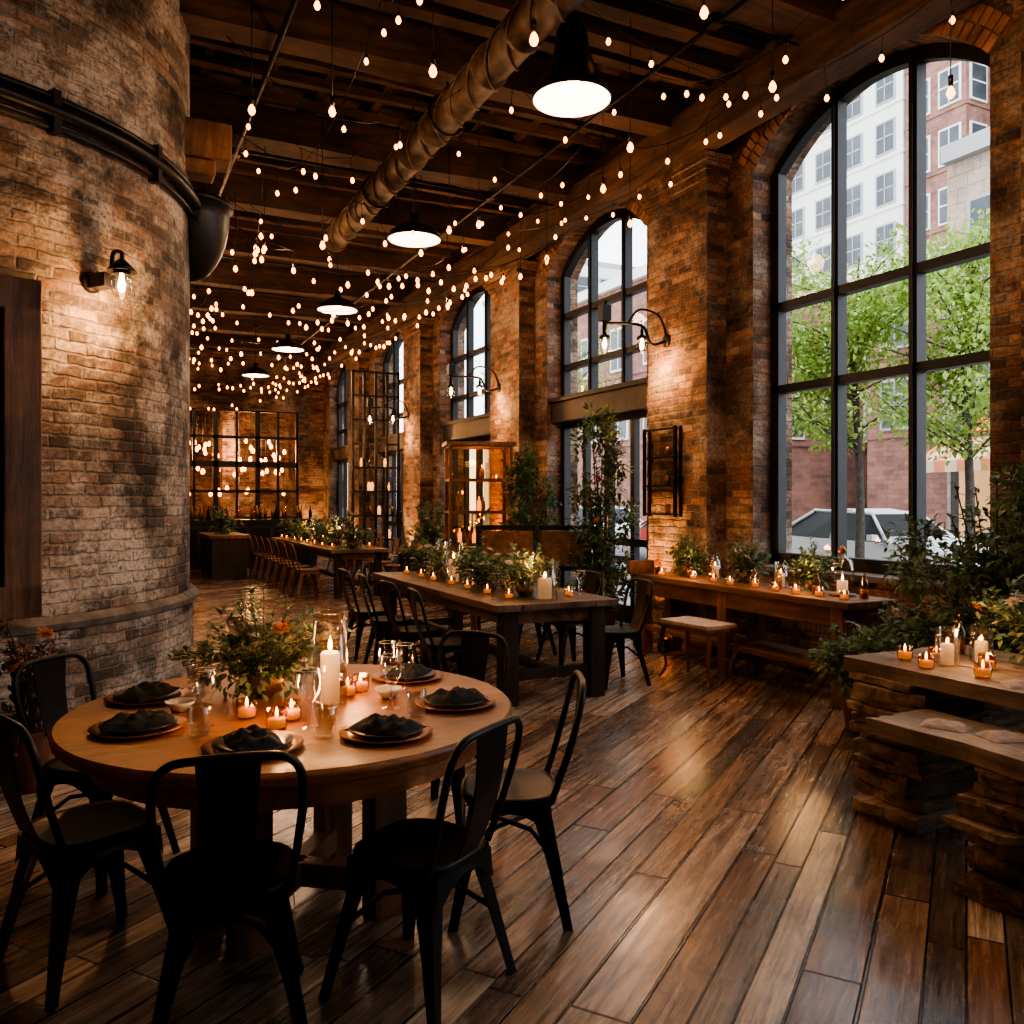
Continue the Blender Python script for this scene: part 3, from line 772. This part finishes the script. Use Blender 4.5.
def stack(mb,cx,cy,zmax,dx,dy):
    z=0
    while z<zmax-.015:
        h=rr.uniform(.03,.06); h=min(h,zmax-z)
        slab(mb,(cx+rr.uniform(-.04,.03),cy+rr.uniform(-.03,.03),z+h/2),(dx+rr.uniform(-.08,.05),dy+rr.uniform(-.06,.04),h-.008),'rusticd',.018,4,rr.uniform(-.2,.2)); z+=h
mb=MB()
for i,(x,w) in enumerate(((3.55,.3),(3.85,.28),(4.14,.28))): slab(mb,(x,2.12+rr.uniform(-.03,.03),.72),(w,2.1,.065),'rustic',.015)
for cx,cy in ((3.6,2.9),(4.08,2.9),(3.95,1.35)): stack(mb,cx,cy,.69,.46,.36)
mb.build('rustic_slab_table')
mb=MB()
slab(mb,(3.22,1.72,.56),(.38,1.9,.07),'rustic',.02)
for cx,cy in ((3.22,2.12),(3.22,1.0)): stack(mb,cx,cy,.52,.36,.26)
mb.build('rustic_slab_bench')
def drape(mb,c,rx,ry,h,k,seed,rz=0.):
    n=18; vs=[];fs=[]
    for i in range(n+1):
        for j in range(n+1):
            u=-1+2*i/n; v=-1+2*j/n
            x=u*rx*(1+.08*noise.noise(Vector((v*2,seed,0)))); y=v*ry*(1+.1*noise.noise(Vector((u*2,seed,3))))
            e=(1-abs(u)**4)*(1-abs(v)**4)
            z=e*h*(.55+.9*abs(noise.noise(Vector((u*1.6+seed,v*2.8,seed))))+.3*math.sin(v*5+u*2+seed)**2)+.002
            vs.append((x,y,z))
    for i in range(n):
        for j in range(n): a=i*(n+1)+j; fs.append((a,a+n+1,a+n+2,a+1))
    mb.add(vs,fs,k,True,Matrix.Translation(c)@Matrix.Rotation(rz,4,'Z'))
def linen(name):
    mb=MB(); drape(mb,(0,0,0),.07,.09,.02,'linen',2.3,.3); return mb.build(name)
place_all(linen,'folded_linen_napkin',[(3.2,2.42,.598,.1),(3.26,2.2,.598,.9),(3.18,1.95,.598,-.4),(3.55,2.3,.755,.5)])
# ---------------------------------------------------------------- tableware
def setting(name):
    mb=MB()
    mb.lathe([(0,0),(.12,.0),(.155,.012),(.158,.016),(.12,.009),(0,.008)],'copper',40,None,True,False)
    mb.lathe([(0,.008),(.08,.01),(.125,.022),(.126,.026),(.08,.017),(0,.016)],'darkplate',40,None,True,False)
    drape(mb,(0,0,.018),.08,.12,.035,'cloth',1.7,.4)
    return mb.build(name)
def zt(l,z): return [(a,b,z,c) for a,b,c in l]
place_all(setting,'dinner_plate_with_napkin',zt([(.87,2.77,.3),(.44,2.8,-.3),(.12,3.2,1.2),(.17,3.68,2.),(1.24,3.06,1.),(1.23,3.6,1.9)],.758))
def bowl(name):
    mb=MB(); mb.lathe([(0,.004),(.025,.0),(.05,.028),(.055,.04),(.05,.038),(.022,.01),(0,.01)],'ceramic',24,None,True,False); return mb.build(name)
place_all(bowl,'sauce_bowl',[(.27,3.41,.758),(1.04,3.28,.758)])
def wineglass(name):
    mb=MB(); mb.lathe([(.034,0),(.03,.003),(.005,.008),(.004,.08),(.02,.095),(.038,.125),(.042,.155),(.034,.2)],'glass',24,None,True,False); mb.lathe([(.034,.2),(.0355,.201),(.036,.199)],'ceramic',24,None,True,False); return mb.build(name)
def tumbler(name):
    mb=MB(); mb.lathe([(0,.008),(.03,.004),(.034,.01),(.04,.1),(.039,.101),(.031,.014),(0,.014)],'glass',24,None,True,False); return mb.build(name)
def grid(x0,x1,y0,y1,nx,ny,z,j=.03):
    return [(x0+(x1-x0)*(i+.5)/nx+R.uniform(-j,j),y0+(y1-y0)*(k+.5)/ny+R.uniform(-j,j),z) for i in range(nx) for k in range(ny)]
place_all(wineglass,'wine_glass',[(.34,3.52,.757),(1.0,3.12,.757),(.66,2.98,.757),(1.08,3.42,.757),(1.13,3.34,.757),(.33,3.15,.757)]+grid(2.72,2.8,5.8,8.7,1,6,.775)+grid(3.5,3.58,5.8,8.7,1,6,.775))
place_all(tumbler,'tumbler_glass',[(.3,3.03,.757),(1.04,2.95,.757),(.36,3.74,.757),(.68,2.84,.757)])
def votive(name):
    mb=MB()
    mb.lathe([(0,.003),(.03,.0),(.036,.01),(.038,.07),(.036,.07),(.033,.012)],'amber',20,None,True,False)
    mb.lathe([(.0,.01),(.03,.01),(.031,.038),(0,.038)],'wax',16)
    mb.lathe([(.001,.042),(.006,.05),(.005,.06),(.0005,.078)],'flame',10,None,True,False)
    return mb.build(name)
vl=[(.62,3.1,.757),(.9,3.38,.757),(.97,3.44,.757),(.48,3.2,.757),(.55,3.0,.757),(.9,3.54,.757)]
vl+=grid(3.36,3.44,5.8,8.7,1,8,.775,.02)+grid(2.86,2.92,5.8,8.7,1,7,.775,.02)
vl+=[(R.uniform(4.97,5.06),y,.8) for y in (4.66,4.9,5.12,5.34,5.65,5.9,6.2,6.5,6.9)]
vl+=[(3.6,2.95,.757),(3.84,2.9,.757),(3.5,2.75,.757),(3.75,2.62,.757),(3.55,2.5,.757),(3.95,2.5,.757),(3.7,2.85,.757)]
vl+=grid(3.35,3.42,13.4,18.2,1,8,.765,.02)+grid(4.0,4.05,13.4,18.2,1,6,.765,.02)
place_all(votive,'votive_candle',vl)
def bottle(name):
    mb=MB(); mb.lathe([(0,.002),(.032,0),(.035,.01),(.035,.11),(.015,.15),(.012,.2),(.014,.205)],'amber',18,None,True,False); mb.lathe([(0,.006),(.028,.006),(.028,.07),(0,.07)],'brass',14); return mb.build(name)
place_all(bottle,'amber_glass_bottle',[(5.2,4.62,.8),(5.1,5.0,.8),(5.12,5.45,.8),(5.1,5.72,.8),(5.12,6.3,.8),(5.1,6.62,.8),(5.12,7.15,.8),(4.0,2.95,.757)])
def hurricane(name):
    mb=MB()
    mb.lathe([(.06,0),(.066,.006),(.066,.36),(.063,.36),(.063,.01),(0,.008)],'glass',28,None,True,False)
    mb.lathe([(.0,.01),(.036,.01),(.037,.2),(.03,.208),(0,.2)],'wax',20)
    mb.cyl((0,0,.2),(0,0,.215),.002,'black',5)
    mb.lathe([(.001,.21),(.009,.225),(.007,.245),(.0005,.27)],'flame',10,None,True,False)
    return mb.build(name)
hl=[(.8,3.26,.757),(3.12,5.85,.775),(3.3,6.4,.775),(3.0,7.45,.775),(3.2,8.2,.775),(5.25,5.55,.8),(5.28,6.45,.8),(3.66,2.76,.757),(3.88,2.74,.757),(3.7,14.1,.762),(3.7,16.4,.762)]
for i,h in enumerate(place_all(hurricane,'hurricane_candle',hl)):
    if 0<i<5: h.scale=(1.5,1.5,.8) if i in(1,2) else (1.3,1.3,1.05)
    if i in (5,6): h.scale=(.9,.9,.6)
    if i in (7,8): h.scale=(.8,.8,.5)
for p,e in (((.8,3.26,1.1),6),((.6,3.08,.9),3),((.95,3.47,.9),3),((3.15,6.1,1.05),7),((3.15,7.6,1.05),7),((5.05,5.1,1.05),6),((5.05,6.6,1.05),6),((3.75,2.7,1.02),4),((3.7,14.7,1.1),9),((3.7,16.8,1.1),9)):
    light('candle_light',p,e,(1,.48,.18),.03)
mb=MB(); mb.lathe([(.1,0),(.1,.02),(.0,.02)],'brownw',24); mb.lathe([(.085,.02),(.088,.2),(.075,.28),(.03,.31),(.02,.33)],'glass',24,None,True,False); mb.lathe([(.001,.4),(.02,.38),(.035,.35),(.02,.335),(.008,.325)],'brass',12,None,True,False)
mb.lathe([(0,.02),(.04,.02),(.04,.12),(0,.12)],'wax',14); mb.lathe([(.001,.12),(.008,.135),(.0005,.17)],'flame',8,None,True,False)
mb.build('glass_cloche',loc=(5.22,4.85,.8))
# ---------------------------------------------------------------- plants
def arrangement(name,loc,rad,n,L,fl=10,seed=1,bowlr=.09,keys=('leaf1','leaf2','leaf3'),flk=('fl_o','fl_w','fl_w')):
    rn=random.Random(seed); mb=MB()
    mb.lathe([(bowlr*.6,0),(bowlr,.04),(bowlr*1.05,.09),(bowlr*.9,.09)],'brass',20)
    for i in range(int(n/14)):
        a=rn.uniform(0,6.28); q=rn.random()**.5; tp=Vector((math.cos(a)*rad[0]*q,math.sin(a)*rad[1]*q,.1+rad[2]*(1.1-q*.7)*rn.uniform(.6,1.5)))
        p0=Vector((math.cos(a)*bowlr*.5,math.sin(a)*bowlr*.5,.06)); mid=(p0+tp)/2+Vector((0,0,.05))
        ph=smooth_path([p0,mid,tp],4); mb.tube(ph,.002,'stem',4)
        for p in ph[2:]:
            for s in range(3):
                d=Vector((rn.uniform(-1,1),rn.uniform(-1,1),rn.uniform(-.2,.9))); l=L*rn.uniform(.5,1.1)
                mb.leaf(p,d,Vector((0,0,1)),l,l*.5,rn.choice(keys))
    mb.blob_leaves((0,0,.13),(rad[0]*.75,rad[1]*.75,rad[2]*.55),int(n*.5),L,keys,.5,.2,rn)
    for i in range(fl):
        a=rn.uniform(0,6.28); q=rn.uniform(.2,.85); mb.flower((math.cos(a)*rad[0]*q,math.sin(a)*rad[1]*q,.12+rad[2]*rn.uniform(.3,.8)),.034,rn.choice(flk),rn)
    return mb.build(name,loc=loc)
arrangement('floral_centerpiece',(.6,3.54,.757),(.38,.27,.22),1200,.045,16,5,keys=('leaf1','leaf3','leaf2','leaf3'),flk=('fl_w','fl_w','fl_w','fl_o'))
for i,(x,y,z) in enumerate(((3.1,6.15,.775),(3.05,6.75,.775),(3.15,7.15,.775),(3.1,7.85,.775),(3.12,8.55,.775))):
    arrangement('table_greenery',(x,y,z),(.32,.36,.24),480,.065,6,20+i,.08)
for i,y in enumerate((13.6,14.7,15.7,16.9,18.)): arrangement('table_greenery',(3.7,y,.762),(.38,.5,.32),240,.11,6,40+i)
for i,y in enumerate((5.2,6.0,6.85)): arrangement('window_greenery',(5.27,y,.8),(.15,.3,.26),420,.06,3,60+i,.06)
arrangement('slab_greenery',(4.05,2.5,.757),(.3,.42,.28),620,.06,6,71)
arrangement('cabinet_greenery',(4.7,12.6,.78),(.5,.5,.45),500,.11,4,72)
arrangement('counter_greenery',(2.28,18.2,.86),(.35,.6,.3),300,.12,4,73)
def bush(name,loc,blobs,L,keys,seed,pot=None,fl=0):
    rn=random.Random(seed); mb=MB()
    if pot: mb.lathe([(pot*.75,0),(pot,.3),(pot*1.06,.32),(pot*.95,.32),(pot*.9,.28),(0,.28)],'terra' if seed%2 else 'pot',24)
    for c,r,n in blobs:
        c=Vector(c)
        for i in range(12):
            tp=c+Vector((rn.uniform(-1,1)*r[0],rn.uniform(-1,1)*r[1],rn.uniform(-1,1.1)*r[2]))
            p0=Vector((rn.uniform(-.06,.06),rn.uniform(-.06,.06),.28 if pot else .0))
            ph=smooth_path([p0,Vector((tp.x*.5,tp.y*.5,(tp.z+p0.z)/2+.1)),tp],6); mb.tube(ph,.005,'stem',5)
            for p in ph[5:]:
                for s in range(3):
                    l=L*rn.uniform(.6,1.2); mb.leaf(p,Vector((rn.uniform(-1,1),rn.uniform(-1,1),rn.uniform(-.6,.6))),Vector((0,0,1)),l,l*.5,rn.choice(keys))
        for i in range(9):
            cc=c+Vector((rn.gauss(0,.5)*r[0],rn.gauss(0,.5)*r[1],rn.gauss(0,.5)*r[2]))
            mb.blob_leaves(cc,(r[0]*.45,r[1]*.45,r[2]*.42),n//9,L,keys,.5,.1,rn)
        for i in range(fl):
            d=Vector((rn.gauss(0,1),rn.gauss(0,1),rn.gauss(0,1))).normalized(); mb.flower(c+Vector((d.x*r[0],d.y*r[1],d.z*r[2]))*.8,.045,'fl_o',rn)
    return mb.build(name,loc=loc)
bush('climbing_vine_plant',(5.1,8.25,0),[((0,0,.75),(.33,.36,.45),1100),((.05,.05,1.4),(.27,.3,.5),1000),((.1,.1,2.1),(.2,.25,.5),700),((-.05,0,.5),(.36,.38,.22),500)],.075,('leaf1','leaf2','leaf1'),1,.2,6)
bush('climbing_vine_plant',(5.1,10.1,0),[((0,0,.9),(.34,.34,.5),800),((0,0,1.7),(.34,.34,.5),900)],.09,('leaf1','leaf2'),2,.2,4)
bush('leafy_potted_plant',(5.05,3.45,0),[((0,0,.8),(.42,.55,.38),1600),((.0,-.05,1.25),(.4,.55,.42),2000),((-.05,-.5,1.35),(.36,.42,.45),1400)],.07,('leaf1','leaf1','leaf2','leaf3'),4,.24,4)
bush('leafy_potted_plant',(4.8,2.65,0),[((0,0,.85),(.34,.42,.34),1200),((.05,0,1.35),(.36,.45,.4),1500)],.065,('leaf2','leaf1','leaf1'),6,.2,4)
bush('potted_fern',(4.62,4.1,0),[((0,0,.48),(.32,.3,.26),1400)],.07,('leaf1','leaf1','leaf3'),3,.16)
bush('potted_fern',(4.45,3.55,0),[((0,0,.55),(.3,.3,.26),1200)],.07,('leaf1','leaf1','leaf2'),5,.16)
bush('dried_flower_plant',(-.33,5.22,0),[((0,0,.45),(.16,.16,.28),300),((0,0,.72),(.12,.12,.18),160)],.05,('dried','dried','leaf2'),7,.1,2)
# ---------------------------------------------------------------- OUTSIDE
mb=MB(); mb.bbox((W+.5,-30,-.25),(11.5,90,-.02),'pave'); mb.build('ground_sidewalk')
mb=MB(); mb.bbox((11.5,-30,-.3),(19.5,90,-.08),'asphalt'); mb.build('ground_street')
mb=MB(); mb.bbox((19.5,-30,-.28),(90,120,-.02),'pave'); mb.build('ground_sidewalk_opposite')
M['b_tan']=brick_mat('tan_building_mat',[(.38,.28,.22),(.45,.34,.27),(.41,.31,.25)],(.38,.32,.27),(.45,.37,.31),.3,.8,.4,(.75,.75,.75),.01)
M['b_red']=brick_mat('red_building_mat',[(.24,.11,.08),(.3,.145,.11),(.2,.09,.07)],(.28,.2,.16),(.28,.17,.13),.3,.5,.2,(.75,.75,.75),.01)
M['b_white']=simple('white_tower_mat',(.62,.61,.58),.8,0,.06,.5)
M['b_grey']=simple('grey_tower_mat',(.3,.305,.31),.6,0,.1,.5)
M['bwin']=simple('building_window_mat',(.05,.06,.07),.2,.0,.4,.7)
M['awn']=simple('awning_mat',(.5,.17,.07),.8,0,.2,2.)
M['awn2']=simple('awning_stripe_mat',(.5,.36,.24),.8,0,.1,2.)
M['signr']=simple('shop_sign_mat',(.7,.05,.04),.5,0,.1,2.,emis=(1,.08,.05),es=1.6)
M['shopglow']=simple('shop_window_mat',(.12,.08,.05),.3,0,.7,1.6,emis=(1,.55,.25),es=.6)
M['carw']=simple('white_car_paint_mat',(.62,.63,.64),.35,.0,.03,2.,bump=0)
M['card']=simple('dark_car_paint_mat',(.05,.055,.06),.35,.1,.03,2.,bump=0)
M['carr']=simple('red_car_paint_mat',(.45,.03,.02),.35,.1,.03,2.,bump=0)
M['cargl']=simple('car_window_mat',(.015,.018,.02),.35,.0,.2,2.,bump=0,spec=.2)
M['tyre']=simple('tyre_mat',(.02,.02,.02),.8)
def building(name,x0,y0,sx,sy,h,k,fh=3.4,bay=2.6,ww=1.3,wh=1.9,zb=4.6,frame='b_white'):
    mb=MB(); mb.bbox((x0,y0,-.02),(x0+sx,y0+sy,h),k)
    mb.bbox((x0-.25,y0-.02,h),(x0+sx+.25,y0+sy+.02,h+.5),frame)
    z=zb
    while z+wh<h-.4:
        n=int(sy/bay)
        for i in range(n):
            y=y0+sy*(i+.5)/n
            mb.box((x0-.02,y,z+wh/2),(.12,ww+.25,wh+.25),frame); mb.box((x0-.06,y,z+wh/2),(.1,ww,wh),'bwin'); mb.box((x0-.1,y,z+wh/2),(.06,ww,.08),frame); mb.box((x0-.1,y,z+wh/2),(.06,.06,wh),frame)
        n=int(sx/bay)
        for i in range(n):
            x=x0+sx*(i+.5)/n
            mb.box((x,y0-.02,z+wh/2),(ww+.25,.12,wh+.25),frame); mb.box((x,y0-.06,z+wh/2),(ww,.1,wh),'bwin'); mb.box((x,y0-.1,z+wh/2),(ww,.06,.08),frame)
        mb.bbox((x0-.08,y0-.08,z-.45),(x0+sx,y0+sy,z-.3),k)
        z+=fh
    return mb.build(name)
building('stone_office_building',22,2,14,14.6,11.2,'b_tan',frame='b_grey')
building('brick_apartment_building',30,17.5,12,9,10.5,'b_red',frame='b_grey')
building('brick_apartment_building',23,31,14,20,12,'b_red')
building('white_high_rise',44,36.2,12,10,30,'b_white',3.2,2.2,1.2,1.8,4,'b_grey')
building('brick_high_rise',44,32,10,4,33,'b_red',3.4,2.0,1.2,1.9,4,'b_white')
building('glass_high_rise',46,20,10,11.5,52,'b_grey',3.2,2.,1.7,2.5,4,'b_grey')
building('pale_office_building',40,70,30,20,24,'b_white',3.4,2.6,1.4,1.8,4,'b_grey')
mb=MB()
mb.bbox((21.75,4,-.02),(21.85,16.3,3.9),'darkw')
for i in range(6): mb.bbox((21.7,4.4+i*2,.4),(21.76,6.0+i*2,2.7),'shopglow')
for i in range(3):
    y0,y1=5+i*4,8.4+i*4
    for q in range(10):
        a=y0+(y1-y0)*q/10; b=y0+(y1-y0)*(q+1)/10
        mb.add([(21.75,a,3.3),(21.75,b,3.3),(20.3,b,2.6),(20.3,a,2.6),(20.3,b,2.3),(20.3,a,2.3)],[(0,1,2,3),(3,2,4,5)],'awn' if q%2 else 'awn2')
for y in (8.8,12.4,14.2): mb.bbox((21.55,y-.3,3.45),(21.7,y+1.5,3.85),'signr')
mb.build('shop_front')
def tree(name,loc,h,r,n,seed,z0=.5):
    rn=random.Random(seed); mb=MB()
    mb.tube(smooth_path([(0,0,0),(.04,.02,h*.35),(-.05,.05,h*.7),(0,0,h)],5),[.085-.072*i/15 for i in range(16)],'bark',8)
    for i in range(38):
        z=h*rn.uniform(z0,.97); a=rn.uniform(0,6.28); l=r*rn.uniform(.35,1.)*(1.2-.8*(z/h-z0))
        e=Vector((math.cos(a)*l,math.sin(a)*l,z+l*rn.uniform(.15,.6)))
        p=smooth_path([(0,0,z-.2),Vector((e.x*.5,e.y*.5,z+l*.12)),e],4); mb.tube(p,[.02-.016*i/8 for i in range(9)],'bark',5)
        for q in p[2:]: mb.blob_leaves(q,(.4,.4,.32),int(n/38/7),.1,('leaft','leaft2'),.6,.1,rn)
    return mb.build(name,loc=loc)
tree('street_tree',(10.8,9.7,-.02),5.4,2.1,10500,5,.46)
tree('street_tree',(11.0,7.95,-.02),5.0,1.7,7500,8,.46)
tree('street_tree',(10.6,12.3,-.02),5.6,1.7,5500,9,.5)
tree('street_tree',(10.2,18.5,-.02),5.6,2.1,4500,6)
def car(paint):
    def f(name):
        mb=MB()
        st=[(-2.2,.45,.62,.62,.7,.68),(-2.15,.28,.72,.76,.8,.74),(-1.4,.22,.86,.92,.87,.78),(-.95,.22,.9,1.0,.88,.75),(-.45,.22,.9,1.38,.88,.62),(.2,.22,.92,1.47,.88,.6),(.9,.22,.93,1.42,.88,.6),(1.55,.22,.95,1.05,.87,.72),(2.05,.26,.9,.95,.82,.72),(2.2,.42,.75,.78,.72,.68)]
        vs=[];fs=[];fg=[]
        for x,zl,zb,zt_,w,wt in st: vs+=[(x,-w*.95,zl),(x,-w,(zl+zb)/2),(x,-w*.97,zb),(x,-wt,zt_),(x,wt,zt_),(x,w*.97,zb),(x,w,(zl+zb)/2),(x,w*.95,zl)]
        for i in range(len(st)-1):
            for j in range(8):
                j2=(j+1)%8; q=(i*8+j,i*8+j2,(i+1)*8+j2,(i+1)*8+j)
                if (j in (2,4) and 3<=i<=6) or (j==3 and i in(3,6)): fg.append(q)
                else: fs.append(q)
        fs+=[tuple(range(8)),tuple(reversed(range((len(st)-1)*8,len(st)*8)))]
        mb.add(vs,fs,paint,False); mb.add(vs,fg,'cargl')
        for s in (-1,1):
            for (xa,za,xb,zb2) in ((-.95,.95,-.45,1.38),(.25,.93,.3,1.45),(.9,1.42,1.55,1.02),(-.45,1.39,.9,1.44)):
                mb.cyl((xa,s*(.87 if za<1.1 else .62),za),(xb,s*(.6 if zb2>1.2 else .84),zb2),.03,paint,6)
        for x in (-1.4,1.35):
            for s in (-1,1):
                T=Matrix.Translation((x,s*.83,.32))@Matrix.Rotation(math.pi/2,4,'X')
                mb.lathe([(0,-.1),(.3,-.1),(.32,-.06),(.32,.06),(.3,.1),(0,.1)],'tyre',24,T); mb.lathe([(0,-.115),(.19,-.11),(.19,.11),(0,.115)],'b_grey',16,T)
        for s in (-1,1): mb.box((-2.14,s*.6,.68),(.1,.3,.12),'ceramic'); mb.box((2.16,s*.6,.75),(.08,.26,.14),'signr'); mb.box((-.75,s*.95,.98),(.12,.14,.1),paint)
        return mb.build(name)
    return f
place_all(car('carw'),'parked_car',[(12.9,11.2,-.08,math.pi/2),(12.9,20.8,-.08,math.pi/2)])
place_all(car('card'),'parked_dark_car',[(18.2,10.2,-.08,math.pi/2),(18.2,21.,-.08,math.pi/2),(12.9,26.,-.08,math.pi/2)])
place_all(car('carr'),'parked_red_car',[(12.9,16.,-.08,math.pi/2)])
# ---------------------------------------------------------------- world
w=bpy.data.worlds.new('overcast_sky'); bpy.context.scene.world=w; w.use_nodes=True; nt=w.node_tree
bg=nt.nodes['Background']
tc=nd(nt,'ShaderNodeTexCoord').outputs['Generated']
sz=nd(nt,'ShaderNodeSeparateXYZ',{0:tc}).outputs[2]
cn=nd(nt,'ShaderNodeTexNoise',{'Vector':tc,'Scale':2.5,'Detail':5.}).outputs['Fac']
c=ramp(nt,sz,[(0.,(.9,.92,.94)),(.6,(.82,.88,.96))])
c=mixc(nt,1.,c,ramp(nt,cn,[(.3,(.9,.92,.94)),(.7,(1.05,1.05,1.05))]),'MULTIPLY')
nt.links.new(c,bg.inputs[0]); bg.inputs[1].default_value=3.4
s=light('sun',(0,0,20),1.2,(1,.95,.88),kind='SUN',angle=math.radians(25)); s.rotation_euler=(math.radians(35),math.radians(-25),0)
for i,cc in enumerate(CENT):
    l=bpy.data.lights.new('window_portal','AREA'); l.shape='RECTANGLE'; l.size=4.2; l.size_y=2.4
    try:l.cycles.is_portal=True
    except Exception: pass
    o=bpy.data.objects.new('window_portal',l); COL.objects.link(o); o.location=(W+.52,cc,2.9); o.rotation_euler=(0,math.radians(90),0)
# ---------------------------------------------------------------- camera
cd=bpy.data.cameras.new('camera'); cam=bpy.data.objects.new('camera',cd); COL.objects.link(cam)
cam.location=(0,0,1.55); cam.rotation_euler=(math.radians(90),0,-math.atan(412/850))
cd.sensor_width=36; cd.lens=850/1024*36; cd.shift_y=-12/1024; cd.clip_end=400
bpy.context.scene.camera=cam
vs=bpy.context.scene.view_settings
try:
    vs.view_transform='AgX'; vs.look='AgX - Medium High Contrast'
except Exception as e: print(e)
vs.exposure=0.6
